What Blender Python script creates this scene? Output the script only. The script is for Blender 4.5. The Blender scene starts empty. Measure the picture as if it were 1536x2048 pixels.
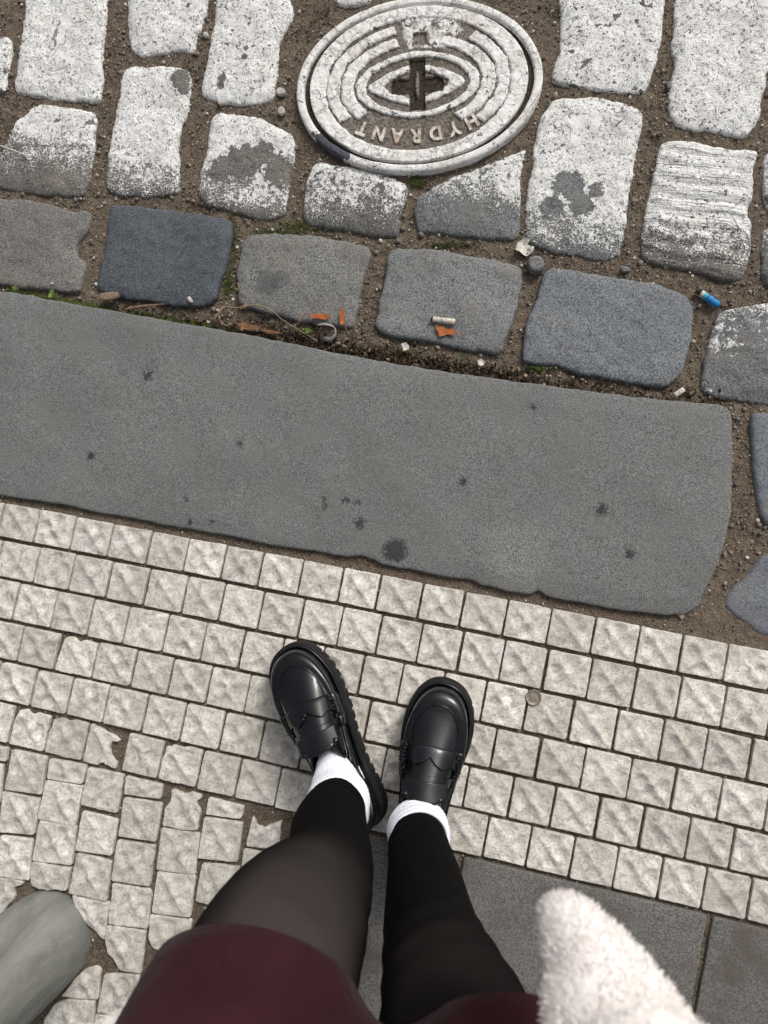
import bpy, bmesh, math, random
import numpy as np
from mathutils import Vector, Matrix, noise
from mathutils.geometry import delaunay_2d_cdt
from mathutils.bvhtree import BVHTree
random.seed(7); rng = np.random.default_rng(7)
S = bpy.context.scene
COL = S.collection
R_ = math.radians

# ------------------------------------------------------------------ camera
F = 1538.0
RM = np.array([[0.9746248779, -0.1789344024, 0.1344947098],
               [0.1873833413, 0.9808597305, -0.0529308277],
               [-0.1224492988, 0.0767897696, 0.9894996213]])
H = 1.1766
cd = bpy.data.cameras.new('camera'); cam = bpy.data.objects.new('camera', cd); COL.objects.link(cam)
cam.matrix_world = Matrix([[*RM[0], 0], [*RM[1], 0], [*RM[2], H], [0, 0, 0, 1]])
cd.sensor_fit = 'VERTICAL'; cd.sensor_height = 36; cd.lens = 36 * F / 2048
cd.clip_start = 0.02; cd.clip_end = 300
cd.dof.use_dof = True; cd.dof.focus_distance = 1.13; cd.dof.aperture_fstop = 7.5
S.camera = cam

# ------------------------------------------------------------------ light: overcast day
W = bpy.data.worlds.new('World'); S.world = W; W.use_nodes = True
nt = W.node_tree; bg = nt.nodes['Background']
sky = nt.nodes.new('ShaderNodeTexSky'); sky.sky_type = 'NISHITA'; sky.sun_disc = False
SUN_EL, SUN_AZ = 43, 66      # azimuth counter-clockwise from +X: from the upper right of the picture
sky.sun_elevation = R_(SUN_EL); sky.sun_rotation = R_(90 - SUN_AZ)
sky.dust_density = 6; sky.air_density = 1.0; sky.ozone_density = 1.0
hs = nt.nodes.new('ShaderNodeHueSaturation'); hs.inputs['Saturation'].default_value = 0.28
nt.links.new(sky.outputs[0], hs.inputs['Color']); nt.links.new(hs.outputs[0], bg.inputs[0])
bg.inputs[1].default_value = 0.11
sd = bpy.data.lights.new('sun', 'SUN'); sd.energy = 1.5; sd.angle = R_(14); sd.color = (1, .965, .92)
sun = bpy.data.objects.new('sun', sd); COL.objects.link(sun)
dv = Vector((math.cos(R_(SUN_AZ)) * math.cos(R_(SUN_EL)), math.sin(R_(SUN_AZ)) * math.cos(R_(SUN_EL)), math.sin(R_(SUN_EL))))
sun.rotation_euler = dv.to_track_quat('Z', 'Y').to_euler(); sun.location = dv * 5
S.view_settings.view_transform = 'Standard'; S.view_settings.look = 'None'
S.view_settings.exposure = 0.16; S.view_settings.gamma = 1; S.view_settings.use_curve_mapping = False

# ------------------------------------------------------------------ helpers
def gp(x, y, z=0.0):
    """point at height z that the survey of the photo gives for a photo position"""
    d = RM @ np.array([(x - 768) / F, -(y - 1024) / F, -1.0]); t = (z - H) / d[2]
    return np.array([d[0] * t, d[1] * t])
def g3(x, y, z=0.0):
    p = gp(x, y, z); return Vector((p[0], p[1], z))
def GP(pts, z=0.0): return np.array([gp(a, b, z) for a, b in pts])

def tag(o, label=None, cat=None, group=None, kind=None):
    if label: o['label'] = label
    if cat: o['category'] = cat
    if group: o['group'] = group
    if kind: o['kind'] = kind
    return o
def mesh_obj(name, verts, faces, mat=None, parent=None, smooth=True):
    me = bpy.data.meshes.new(name); me.from_pydata([tuple(v) for v in verts], [], [tuple(f) for f in faces])
    me.validate(); me.update()
    if smooth: me.polygons.foreach_set('use_smooth', [True] * len(me.polygons))
    if mat: me.materials.append(mat)
    o = bpy.data.objects.new(name, me); COL.objects.link(o)
    if parent: o.parent = parent
    return o
def empty(name, loc=(0, 0, 0), rz=0, parent=None):
    o = bpy.data.objects.new(name, None); COL.objects.link(o); o.location = loc; o.rotation_euler = (0, 0, rz)
    o.empty_display_size = .05
    if parent: o.parent = parent
    return o
def nz(x, y, z=0.0): return noise.noise(Vector((x, y, z)))
def smooth01(t): t = np.clip(t, 0, 1); return t * t * (3 - 2 * t)
ORD = ['', 'first', 'second', 'third', 'fourth', 'fifth', 'sixth', 'seventh', 'eighth', 'ninth', 'tenth', 'eleventh', 'twelfth', 'thirteenth', 'fourteenth', 'fifteenth', 'sixteenth']

# ------------------------------------------------------------------ materials
class NT:
    def __init__(s, name):
        s.m = bpy.data.materials.new(name); s.m.use_nodes = True; s.t = s.m.node_tree; s.n = s.t.nodes
        s.b = s.n['Principled BSDF']; s.pos = s.n.new('ShaderNodeNewGeometry').outputs['Position']
    def link(s, a, b): s.t.links.new(a, b)
    def _set(s, sock, v):
        if hasattr(v, 'is_output') or isinstance(v, bpy.types.NodeSocket): s.link(v, sock)
        else: sock.default_value = v
    def noise(s, scale, detail=3, rough=.5, vec=None, dist=0, out=0):
        n = s.n.new('ShaderNodeTexNoise'); n.inputs['Scale'].default_value = scale; n.inputs['Detail'].default_value = detail
        n.inputs['Roughness'].default_value = rough; n.inputs['Distortion'].default_value = dist
        s.link(vec or s.pos, n.inputs['Vector']); return n.outputs[out]
    def voro(s, scale, feature='F1', vec=None, out='Distance', rnd=1):
        n = s.n.new('ShaderNodeTexVoronoi'); n.feature = feature; n.inputs['Scale'].default_value = scale
        n.inputs['Randomness'].default_value = rnd
        s.link(vec or s.pos, n.inputs['Vector']); return n.outputs[out]
    def math(s, op, a, b=0.0, c=0.0, clamp=False):
        n = s.n.new('ShaderNodeMath'); n.operation = op; n.use_clamp = clamp
        s._set(n.inputs[0], a); s._set(n.inputs[1], b); s._set(n.inputs[2], c); return n.outputs[0]
    def ramp(s, f, lo, hi, a=0.0, b=1.0):
        n = s.n.new('ShaderNodeMapRange'); n.interpolation_type = 'SMOOTHSTEP'
        s._set(n.inputs[0], f); s._set(n.inputs[1], lo); s._set(n.inputs[2], hi); n.inputs[3].default_value = a; n.inputs[4].default_value = b
        return n.outputs[0]
    def mix(s, f, a, b, mode='MIX'):
        n = s.n.new('ShaderNodeMix'); n.data_type = 'RGBA'; n.blend_type = mode
        s._set(n.inputs[0], f)
        for i, v in ((6, a), (7, b)):
            if isinstance(v, tuple) and len(v) == 3: v = (*v, 1)
            s._set(n.inputs[i], v)
        return n.outputs[2]
    def vec(s, mode, a, b):
        n = s.n.new('ShaderNodeVectorMath'); n.operation = mode; s._set(n.inputs[0], a)
        if mode == 'SCALE': s._set(n.inputs[3], b)
        else: s._set(n.inputs[1], b)
        return n.outputs['Value'] if mode in ('LENGTH', 'DISTANCE') else n.outputs[0]
    def sep(s, v, i): n = s.n.new('ShaderNodeSeparateXYZ'); s.link(v, n.inputs[0]); return n.outputs[i]
    def rnd(s): return s.n.new('ShaderNodeObjectInfo').outputs['Random']
    def island(s): return s.n.new('ShaderNodeNewGeometry').outputs['Random Per Island']
    def attr(s, name): n = s.n.new('ShaderNodeAttribute'); n.attribute_name = name; return n.outputs['Fac']
    def bump(s, h, strength=.5, dist=.001, nrm=None):
        n = s.n.new('ShaderNodeBump'); n.inputs['Strength'].default_value = strength; n.inputs['Distance'].default_value = dist
        s.link(h, n.inputs['Height'])
        if nrm: s.link(nrm, n.inputs['Normal'])
        return n.outputs[0]
    def out(s, color, rough=.85, nrm=None, spec=None, **k):
        if isinstance(color, tuple): color = (*color, 1) if len(color) == 3 else color
        s._set(s.b.inputs['Base Color'], color); s._set(s.b.inputs['Roughness'], rough)
        if nrm: s.link(nrm, s.b.inputs['Normal'])
        if spec is not None: s.b.inputs['Specular IOR Level'].default_value = spec
        for a, v in k.items(): s._set(s.b.inputs[a], v)
        return s.m
    def cramp(s, f, stops):
        n = s.n.new('ShaderNodeValToRGB'); s.link(f, n.inputs[0]); e = n.color_ramp.elements
        while len(e) < len(stops): e.new(.5)
        for el, (p, c) in zip(e, stops): el.position = p; el.color = (*c, 1)
        return n.outputs[0]

def mat_tile():
    m = NT('cream_stone'); r = m.rnd()
    c = m.cramp(m.noise(55, 6, .72, dist=1.0), [(.3, (.34, .30, .245)), (.42, (.56, .52, .455)), (.55, (.73, .695, .63)), (.7, (.86, .84, .79))])
    c = m.mix(m.ramp(m.noise(95, 4, .6, dist=2.), .52, .68, 0, .55), c, (.36, .31, .255))
    c = m.mix(m.ramp(m.noise(260, 3, .6), .55, .68, 0, .62), c, (.24, .215, .19))
    c = m.mix(m.ramp(m.noise(9, 4, .6), .46, .66, 0, .45), c, (.46, .41, .35))
    c = m.mix(m.ramp(m.noise(30, 4, .7, dist=1.5), .6, .72, 0, .5), c, (.33, .29, .24))
    pit = m.ramp(m.voro(210), .0, .17, 1, 0); gate = m.ramp(m.noise(60, 2), .48, .62)
    pf = m.math('MULTIPLY', pit, gate)
    c = m.mix(m.math('MULTIPLY', pf, .9), c, (.09, .085, .08))
    big = m.math('MULTIPLY', m.ramp(m.voro(62), .03, .07, 1, 0), m.ramp(m.noise(22, 1), .56, .6)); c = m.mix(m.math('MULTIPLY', big, .8), c, (.1, .095, .085))
    hsn = m.n.new('ShaderNodeHueSaturation'); m.link(c, hsn.inputs['Color']); m.link(m.ramp(r, 0, 1, .86, 1.06), hsn.inputs['Value']); hsn.inputs['Saturation'].default_value = .92
    h = m.math('SUBTRACT', m.noise(170, 5, .75, dist=.8), m.math('MULTIPLY', pf, .5))
    return m.out(hsn.outputs[0], .8, m.bump(h, 1, .0024), spec=.35)

def granite(name, base, dark=.42, light=1.85, sc=500, warm=(.20, .17, .14), warmamt=.3):
    m = NT(name); b = np.array(base)
    c = m.mix(m.ramp(m.noise(sc * .8, 3, .8), .38, .62), tuple(b * dark * .9), tuple(b * light * 1.05))
    c = m.mix(m.ramp(m.noise(sc * 1.7, 1, .5), .6, .68, 0, .6), c, tuple(b * 2.6))
    c = m.mix(m.ramp(m.noise(14, 4, .6), .45, .68, 0, warmamt), c, warm)
    c = m.mix(m.ramp(m.noise(5, 3, .6), .4, .65, 0, .22), c, tuple(b * .75))
    h = m.math('ADD', m.noise(520, 3, .75), m.math('MULTIPLY', m.noise(60, 3), 1.2))
    return m, c, h

def mat_granite(name, base, **k):
    m, c, h = granite(name, base, **k)
    return m.out(c, .72, m.bump(h, .55, .0012), spec=.35)

def mat_kerb():
    m, c, h = granite('kerb_granite', (.122, .125, .122), dark=.56, light=1.65, sc=600, warm=(.16, .15, .125), warmamt=.35)
    # dried dark drips and specks on the stone
    spots = [(790, 1100, 27), (720, 1047, 12), (692, 1000, 8), (650, 1000, 6), (652, 1012, 6), (484, 888, 8), (297, 752, 12), (925, 965, 8), (1202, 1020, 11), (372, 1000, 5), (380, 1045, 6), (422, 1045, 5), (1258, 1108, 9), (183, 912, 9), (1065, 815, 6), (716, 1005, 4)]
    w = m.math('MULTIPLY', m.math('SUBTRACT', m.noise(210, 5, .85), .5), .05)
    tot = None
    for x, y, r in spots:
        p = gp(x, y); d = m.vec('DISTANCE', m.pos, (p[0], p[1], .003)); d = m.math('ADD', d, w)
        f = m.ramp(d, r * .00076 * .72, r * .00076 * 1.02, 1, 0)
        tot = f if tot is None else m.math('MAXIMUM', tot, f)
    c = m.mix(m.math('MULTIPLY', tot, .9), c, (.026, .027, .031))
    p = gp(1035, 1110); d = m.vec('DISTANCE', m.pos, (p[0], p[1], .003))
    c = m.mix(m.math('MULTIPLY', m.ramp(d, .02, .07, 1, 0), m.ramp(m.noise(420, 2), .5, .62, 0, .4)), c, (.4, .39, .34))
    return m.out(c, .74, m.bump(h, .5, .001), spec=.3)

def mat_painted(name, base, y0, w=.03, patch=2.0, holes=.74, seed=0., streak=False, px=None):
    """granite cobble with worn white road paint that ends near world line Y = y0"""
    m, c, h = granite(name, base)
    v = m.vec('ADD', m.pos, (seed, seed * 1.7, 0))
    Y = m.sep(m.pos, 1)
    f = m.math('DIVIDE', m.math('SUBTRACT', Y, y0), w)
    f = m.math('MINIMUM', f, 3.2)
    if px:   # a corner of paint kept beside a bare area
        for (qx, qy, rr, amt) in px:
            p = gp(qx, qy); d = m.math('ADD', m.vec('DISTANCE', m.pos, (p[0], p[1], -.012)), m.math('MULTIPLY', m.math('SUBTRACT', m.noise(75, 4, .65), .5), rr * 1.5))
            f = m.math('ADD', f, m.ramp(d, rr * .4, rr, amt, 0))
    n1 = m.math('SUBTRACT', m.noise(22, 2, .5, vec=v), .5); n2 = m.math('SUBTRACT', m.noise(130, 3, .65, vec=v), .5); n3 = m.math('SUBTRACT', m.noise(480, 2, .6, vec=v), .5)
    g = m.math('ADD', m.math('ADD', f, m.math('MULTIPLY', n1, patch * 3)), m.math('ADD', m.math('MULTIPLY', n2, 6.0), m.math('MULTIPLY', n3, 2.4)))
    if streak:
        mp = m.n.new('ShaderNodeMapping'); m.link(m.pos, mp.inputs[0]); mp.inputs['Scale'].default_value = (6, 70, 1)
        st = m.noise(1.6, 3, .6, vec=mp.outputs[0], dist=.5)
        h = m.math('ADD', m.math('MULTIPLY', st, 6), h)
    f2 = m.math('MINIMUM', m.math('DIVIDE', m.math('SUBTRACT', Y, y0 - .042), .03), .5)
    if px:
        for (qx, qy, rr, amt) in px:
            p = gp(qx, qy); d = m.math('ADD', m.vec('DISTANCE', m.pos, (p[0], p[1], -.012)), m.math('MULTIPLY', m.math('SUBTRACT', m.noise(75, 4, .65), .5), rr * 1.5)); f2 = m.math('ADD', f2, m.ramp(d, rr * .4, rr, min(amt, 1.2) * .5, 0))
    g2 = m.math('ADD', f2, m.math('ADD', m.math('MULTIPLY', m.math('SUBTRACT', m.noise(360, 2, .7, vec=v), .5), 8), m.math('MULTIPLY', m.math('SUBTRACT', m.noise(45, 2, vec=v), .5), 3.)))
    cover = m.math('MAXIMUM', m.ramp(g, -.1, .1), m.ramp(g2, .55, .9))
    hole = m.math('MAXIMUM', m.ramp(m.noise(52, 3, .6, vec=v, dist=.4), holes - .09, holes - .08), m.ramp(m.noise(150, 2, .6, vec=v, dist=.5), .665, .68))           # flakes come away down to stone
    hole2 = m.math('MULTIPLY', m.ramp(m.voro(95, vec=m.vec('ADD', v, m.vec('SCALE', m.noise(160, 2, out=1), .008))), .17, .19, 1, 0), m.ramp(m.noise(17, 2, vec=v), .5, .56))
    pin = m.ramp(m.noise(640, 2, .8, vec=v), .51, .63, 0, .8)
    pin2 = m.ramp(m.noise(240, 3, .6, vec=v, dist=1), .56, .62, 0, .9)
    pc = m.mix(m.ramp(m.noise(30, 4, .6, vec=v), .42, .66, 0, .55), (.88, .88, .865), (.72, .70, .655))
    pc = m.mix(pin, pc, (.3, .285, .26)); pc = m.mix(pin2, pc, (.24, .23, .215))
    thick = m.noise(13, 3, .5, vec=v, dist=.6)
    tk = m.ramp(thick, .625, .63); line = m.math('MULTIPLY', m.ramp(m.math('ABSOLUTE', m.math('SUBTRACT', thick, .625)), .002, .006, .7, 0), m.ramp(m.noise(30, 2), .42, .5))
    pc = m.mix(m.math('MULTIPLY', tk, .85), pc, (.78, .775, .755)); pc = m.mix(line, pc, (.12, .11, .1))
    cover = m.math('MULTIPLY', cover, m.math('SUBTRACT', 1, m.math('MAXIMUM', hole, hole2)))
    col = m.mix(cover, c, pc)
    ph = m.math('ADD', m.math('MULTIPLY', m.math('SUBTRACT', m.noise(330, 3, .65, vec=v), m.math('MULTIPLY', pin2, .5)), m.math('SUBTRACT', 1, m.math('MULTIPLY', tk, .7))), m.math('MULTIPLY', tk, .9))
    hh = m.math('ADD', h, m.math('MULTIPLY', cover, m.math('ADD', ph, .8)))
    return m.out(col, m.ramp(cover, 0, 1, .72, .6), m.bump(hh, .9, .0018), spec=.3)

def mat_soil():
    m = NT('brown_soil')
    c = m.cramp(m.noise(70, 5, .7), [(.3, (.055, .042, .03)), (.5, (.115, .088, .064)), (.7, (.20, .16, .12))])
    c = m.mix(m.ramp(m.noise(620, 2, .8), .53, .64, 0, .85), c, (.42, .35, .27))
    c = m.mix(m.ramp(m.noise(450, 3, .8), .54, .66, 0, .85), c, (.03, .023, .016))
    c = m.mix(m.ramp(m.noise(4, 2), .45, .62, 0, .35), c, (.19, .15, .115))
    h = m.math('ADD', m.noise(420, 4, .75), m.math('MULTIPLY', m.noise(90, 4), 2))
    return m.out(c, .95, m.bump(h, 1, .003), spec=.15)

def mat_grain(name, stops, rough=.8, spec=.3):
    m = NT(name); c = m.cramp(m.island(), stops); c = m.mix(m.ramp(m.noise(900, 1), .4, .7, 0, .35), c, (.08, .065, .05))
    return m.out(c, rough, spec=spec)
def mat_plain(name, c, c2, sc=120, rough=.7, spec=.3, bump=.3, bd=.0006, **k):
    m = NT(name); col = m.mix(m.ramp(m.noise(sc, 3, .6), .35, .65), c, c2)
    return m.out(col, rough, m.bump(m.noise(sc * 3, 3, .6), bump, bd), spec=spec, **k)

M_TILE = mat_tile(); M_SOIL = mat_soil(); M_KERB = mat_kerb()

# ------------------------------------------------------------------ stones
ALLPOLY = []      # (polygon, bbox) of every stone top, used to keep gravel in the joints
def chaikin(P, n=1, rc=.0035):
    for k in range(n):
        Q = np.roll(P, -1, 0); L = np.hypot(*(Q - P).T)[:, None]; t = np.minimum(.24, rc / (k + 1) / np.maximum(L, 1e-9))
        P = np.stack([P * (1 - t) + Q * t, P * t + Q * (1 - t)], 1).reshape(-1, 2)
    return P
def resample(P, step):
    Q = np.vstack([P, P[:1]]); L = np.r_[0, np.cumsum(np.hypot(*np.diff(Q, axis=0).T))]; n = max(12, int(L[-1] / step))
    t = np.linspace(0, L[-1], n, endpoint=False); return np.stack([np.interp(t, L, Q[:, 0]), np.interp(t, L, Q[:, 1])], 1)
def area(P): x, y = P.T; return .5 * np.sum(x * np.roll(y, -1) - np.roll(x, -1) * y)
def inside(P, q):
    x, y = q.T; r = np.zeros(len(q), bool); A = P; B = np.roll(P, -1, 0)
    for (x1, y1), (x2, y2) in zip(A, B):
        if y1 == y2: continue
        c = ((y1 > y) != (y2 > y)) & (x < (x2 - x1) * (y - y1) / (y2 - y1) + x1); r ^= c
    return r
def dist_to(P, q):
    A = P; D = np.roll(P, -1, 0) - P; L2 = (D ** 2).sum(1) + 1e-12; best = np.full(len(q), 1e9)
    for a, d, l in zip(A, D, L2):
        t = np.clip(((q - a) @ d) / l, 0, 1); e = q - a - t[:, None] * d; best = np.minimum(best, (e ** 2).sum(1))
    return np.sqrt(best)
def stone(name, P, z, depth, res, relief, bevel, jit, mat, parent=None, ch=1, register=True, rc=.0035):
    P = np.array(P, float)
    if area(P) < 0: P = P[::-1]
    P = resample(chaikin(P, ch, rc), res * .8)
    # uneven edge
    T = np.roll(P, -1, 0) - np.roll(P, 1, 0); T /= np.hypot(*T.T)[:, None] + 1e-9; N = np.stack([T[:, 1], -T[:, 0]], 1)
    j = np.array([nz(p[0] * 45, p[1] * 45, 3.3) + .6 * nz(p[0] * 130, p[1] * 130, 9) + .35 * nz(p[0] * 330, p[1] * 330, 5) for p in P]) * jit
    P = P + N * j[:, None]
    if register: ALLPOLY.append((P, P.min(0), P.max(0)))
    pts = [P]
    for k in (.18, .5, 1.0):
        d = bevel * k; Q = P - N * d; Q = Q[(dist_to(P, Q) > d * .85) & inside(P, Q)]; pts.append(Q)
    lo, hi = P.min(0), P.max(0)
    gx, gy = np.meshgrid(np.arange(lo[0], hi[0], res), np.arange(lo[1], hi[1], res)); G = np.stack([gx.ravel(), gy.ravel()], 1)
    G = G + rng.uniform(-.15, .15, G.shape) * res
    G = G[inside(P, G)]; G = G[dist_to(P, G) > bevel + res * .35]; pts.append(G)
    V = np.vstack(pts); n = len(P)
    vs, _, fs, *_ = delaunay_2d_cdt([Vector(v) for v in V], [], [list(range(n))], 1, 1e-7)
    V2 = np.array([(v.x, v.y) for v in vs]); d = dist_to(P, V2)
    q = np.clip(1 - d / bevel, 0, 1); drop = bevel * (1 - np.sqrt(np.maximum(0, 1 - q * q)))
    zz = z - drop + relief(V2[:, 0], V2[:, 1], d)
    verts = [(a, b, c) for (a, b), c in zip(V2, zz)]; faces = [tuple(f) for f in fs]
    ne = {}                                             # boundary edges -> side walls
    for f in faces:
        for a, b in zip(f, f[1:] + f[:1]): ne[(a, b)] = ne.get((a, b), 0) + 1
    low = {}
    for (a, b) in [e for e in ne if (e[1], e[0]) not in ne]:
        for k in (a, b):
            if k not in low: low[k] = len(verts); verts.append((verts[k][0], verts[k][1], z - depth))
        faces.append((b, a, low[a], low[b]))
    o = mesh_obj(name, verts, faces, mat, parent)
    return o

# ---- relief functions
def tile_relief(cx, cy, ux, uy, half, k):
    r = random.Random(k); flip = r.random() < .85
    hol = []
    for (a, b) in ((-.5, .05), (.08, .52), (.52, .0), (.02, -.52)):
        dpt = r.choice([.3, .7, 1.0, 1.5]); hol.append((a + r.uniform(-.1, .1), b + r.uniform(-.1, .1), dpt, r.uniform(.24, .36)))
    rid = r.uniform(.8, 1.5); rid2 = r.uniform(.3, 1.1); sd_ = r.uniform(0, 90)
    def f(x, y, d):
        a = ((x - cx) * ux + (y - cy) * uy) / half; b = (-(x - cx) * uy + (y - cy) * ux) / half
        e = (a + b) / 1.414; g = (a - b) / 1.414
        if not flip: e, g = g, e
        h = .0017 * rid * np.exp(-np.abs(e) / .2) + .0013 * rid2 * np.exp(-np.abs(g) / .2) - .0006
        for (p, q, dp, rr) in hol:
            dd = np.hypot(a - p, b - q) / rr
            h -= .0019 * dp * np.exp(-dd ** 2 * 1.1); h += .0006 * dp * np.exp(-((dd - 1.5) / .35) ** 2)
            h += .0005 * dp * np.exp(-(dd / .35) ** 2) * (dp > .9)
        n = np.array([nz(p * 60, q * 60, sd_) * .0011 + nz(p * 170, q * 170, sd_) * .0007 for p, q in zip(x, y)])
        edge = smooth01(d / .008)
        return np.maximum(1.25 * h * edge + .9 * n * (.3 + .7 * edge) - .0006, -.0052)
    return f
def rough_relief(seed, big=.003, mid=.0012, fine=.0006, dome=.003, size=.06):
    def f(x, y, d):
        n = np.array([nz(p * 14, q * 14, seed) * big + nz(p * 50, q * 50, seed) * mid + nz(p * 190, q * 190, seed) * fine for p, q in zip(x, y)])
        return n - dome * (1 - smooth01(d / size))
    return f

# ------------------------------------------------------------------ paving tiles, six rows
Lk = {0: [(12.5,1002),(81,1017.5),(154,1030),(231,1044),(306,1058),(379,1070),(455,1087.5),(530,1104),(611,1115),(690,1132.5),(773,1147.5),(850,1164),(933,1177.5),(1020,1195),(1107,1215),(1197,1235),(1284,1250),(1372,1264),(1461,1280.5)],
1: [(0,1077),(67,1089),(142,1102),(215,1116),(290,1132),(365,1146),(441,1164),(519,1179),(596,1194),(676,1207.5),(756,1222.5),(838,1240),(920,1256),(1004,1272.5),(1093,1292.5),(1182,1315),(1272,1334),(1362,1350),(1449,1366),(1536,1384)],
2: [(0,1158),(65,1169),(137,1184),(212,1200),(287,1216),(362,1227),(436,1245),(516,1261),(596,1275),(768,1316),(1000,1365),(1152,1404),(1239,1422.5),(1352,1437.5),(1444,1457),(1536,1475)],
3: [(0,1239),(27,1245),(100,1260),(175,1277),(250,1292),(325,1307),(404,1324),(479,1340),(960,1445),(1050,1465),(1152,1495),(1317,1525),(1497,1561)],
4: [(0,1320),(32,1327),(110,1344),(185,1361),(410,1409),(487,1427),(985,1540),(1072,1565),(1162,1585),(1344,1622),(1434,1642)],
5: [(0,1404),(59,1416),(132,1434),(209,1449),(285,1466),(362,1485),(515,1522),(927,1622),(1017,1640),(1102,1660),(1277,1701),(1369,1720),(1462,1742)],
6: [(15,1492),(90,1509),(165,1526),(240,1546),(319,1561),(392,1580),(470,1597),(550,1620),(967,1719),(1052,1740),(1137,1760),(1227,1780),(1314,1802),(1404,1824),(1494,1845)]}
PX = {}
for k, l in Lk.items():
    w = GP(l); PX[k] = np.polyfit(w[:, 0], w[:, 1], 2 if k != 6 else 1)
rows = {1: [10,81,153,228,304.5,380,454,529,608,688,764,849,932,1018,1105.5,1194.5,1283,1369.5,1459.5],
2: [6,81,152,226,301,377,451.5,530,610,688,766.5,848,929,1013,1099,1187,1278,1366,1456],
3: [40,116,189,261,339,415,491.5,570,650,730,809,892,975.5,1060,1150.5,1239.5,1331,1419.5,1509.5],
4: [49,122.5,197.5,275,349,426.5,503,582,661,742.5,825,910,995.5,1084,1174.5,1267,1356,1448],
5: [75,147.5,220,299,375,452.5,532.5,612,693,775,858,941,1029,1115,1203.5,1292,1384.5,1473],
6: [32,104,179,257.5,330,407.5,484,564,646,728,810,893,980,1066,1152.5,1239.5,1329.5,1417,1508]}
kk = 0
def quadpoly(x0, x1, ytop, ybot, tilt, n=1): return None
def row_tile(r, xa, xb, idx, lab, chip=None):
    global kk; kk += 1
    rd = random.Random(kk * 13); g = lambda: rd.uniform(.0012, .0026)
    yt = lambda x: np.polyval(PX[r - 1], x) - .0024; yb = lambda x: np.polyval(PX[r], x) + .0024
    a, b = xa + g(), xb - g(); sl = .0
    c = [(a, yt(a) - rd.uniform(0, .0015)), (b, yt(b) - rd.uniform(0, .0015)), (b - .0006, yb(b) + rd.uniform(0, .0012)), (a - .0006, yb(a) + rd.uniform(0, .0012))]
    P = np.array(c); cen = P.mean(0)
    if chip: P = chip(P)
    u = P[1] - P[0] if not chip else np.array([1., -.0]); u = u / np.hypot(*u)
    o = stone('paving_tile', P, rd.uniform(-.0006, .0008), .03, .0026, tile_relief(cen[0], cen[1], u[0], u[1], .031, kk * 7), .0008, .0007 if not chip else .0014, M_TILE, ch=1, rc=.0016)
    tag(o, lab, 'paving tile', 'dimpled cream tiles laid in rows beside the kerb')
def chip_tl(P): TL, TR, BR, BL = P; e = (TR - TL); s = (BL - TL); return np.array([TL + .1 * s + .02 * e, TL + .16 * e + .12 * s, TL + .2 * e + .03 * s, TL + .45 * e + .07 * s, TL + .6 * e, TR, BR, BL, TL + .45 * s - .01 * e, TL + .3 * s + .05 * e])
def chip_top(P): TL, TR, BR, BL = P; e = (TR - TL); s = (BL - TL); return np.array([TL + .06 * s + .1 * e, TL + .3 * e + .01 * s, TL + .42 * e + .1 * s, TL + .5 * e + .13 * s, TL + .62 * e + .04 * s, TR + .04 * s, BR, BL, TL + .3 * s + .04 * e])
def chip_right(P): TL, TR, BR, BL = P; e = (TR - TL); s = (BL - TL); return np.array([TL, TL + .3 * e + .07 * s, TL + .4 * e + .14 * s, TL + .62 * e + .15 * s, TL + .83 * e + .22 * s, TL + .8 * e + .3 * s, TL + .62 * e + .3 * s, TL + .6 * e + .5 * s, TL + .68 * e + .68 * s, TL + .9 * e + .82 * s, TL + .88 * e + s, TL + .75 * e + .96 * s, TL + .5 * e + .9 * s, TL + .4 * e + s, BL])
CH = {(6, 3): (chip_right, 'badly broken cream tile with a bite out of its right side'),
      (6, 5): (chip_tl, None), (4, 2): (chip_top, None), (6, 2): (chip_tl, None), (6, 1): (chip_top, None)}
ROWN = {1: 'in the row touching the kerb', 2: 'in the second row from the kerb', 3: 'in the third row from the kerb', 4: 'in the fourth row from the kerb', 5: 'in the fifth row from the kerb', 6: 'in the sixth row from the kerb'}
for r, xs in rows.items():
    ln = np.polyfit(*np.array(Lk[r - 1]).T, 2)
    X = [gp(x, np.polyval(ln, x))[0] for x in xs]
    X = [X[0] - .064] + X
    while len(X) < 22: X.append(X[-1] + .0645)
    n = sum(1 for x in X[:-1] if True)
    vis = [i for i in range(len(X) - 1)]
    xr = gp(1536, np.polyval(ln, 1536))[0]      # right edge of what is in view
    last = max(i for i in vis if X[i] < xr)
    for i in vis:
        if i > last + 0: continue
        nl, nr = i + 1, last - i + 1
        word = f'{ORD[nl]} from the left' if nl <= nr else f'{ORD[nr]} from the right'
        if nl == 1: word = 'leftmost'
        if nr == 1: word = 'rightmost'
        chip, lab = CH.get((r, i), (None, None))
        if chip and not lab: lab = f'chipped cream tile, {word} {ROWN[r]}'
        row_tile(r, X[i], X[i + 1], i, lab or f'cream dimpled tile, {word} {ROWN[r]}', chip)
    for j in range(1, 6):        # the rows run on past both edges of the photo
        row_tile(r, X[0] - .064 * j, X[0] - .064 * (j - 1), -j, f'cream tile {ROWN[r]}, {ORD[j]} beyond the left edge')
        row_tile(r, X[last + 1] + .0645 * (j - 1), X[last + 1] + .0645 * j, -j, f'cream tile {ROWN[r]}, {ORD[j]} beyond the right edge')

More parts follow.
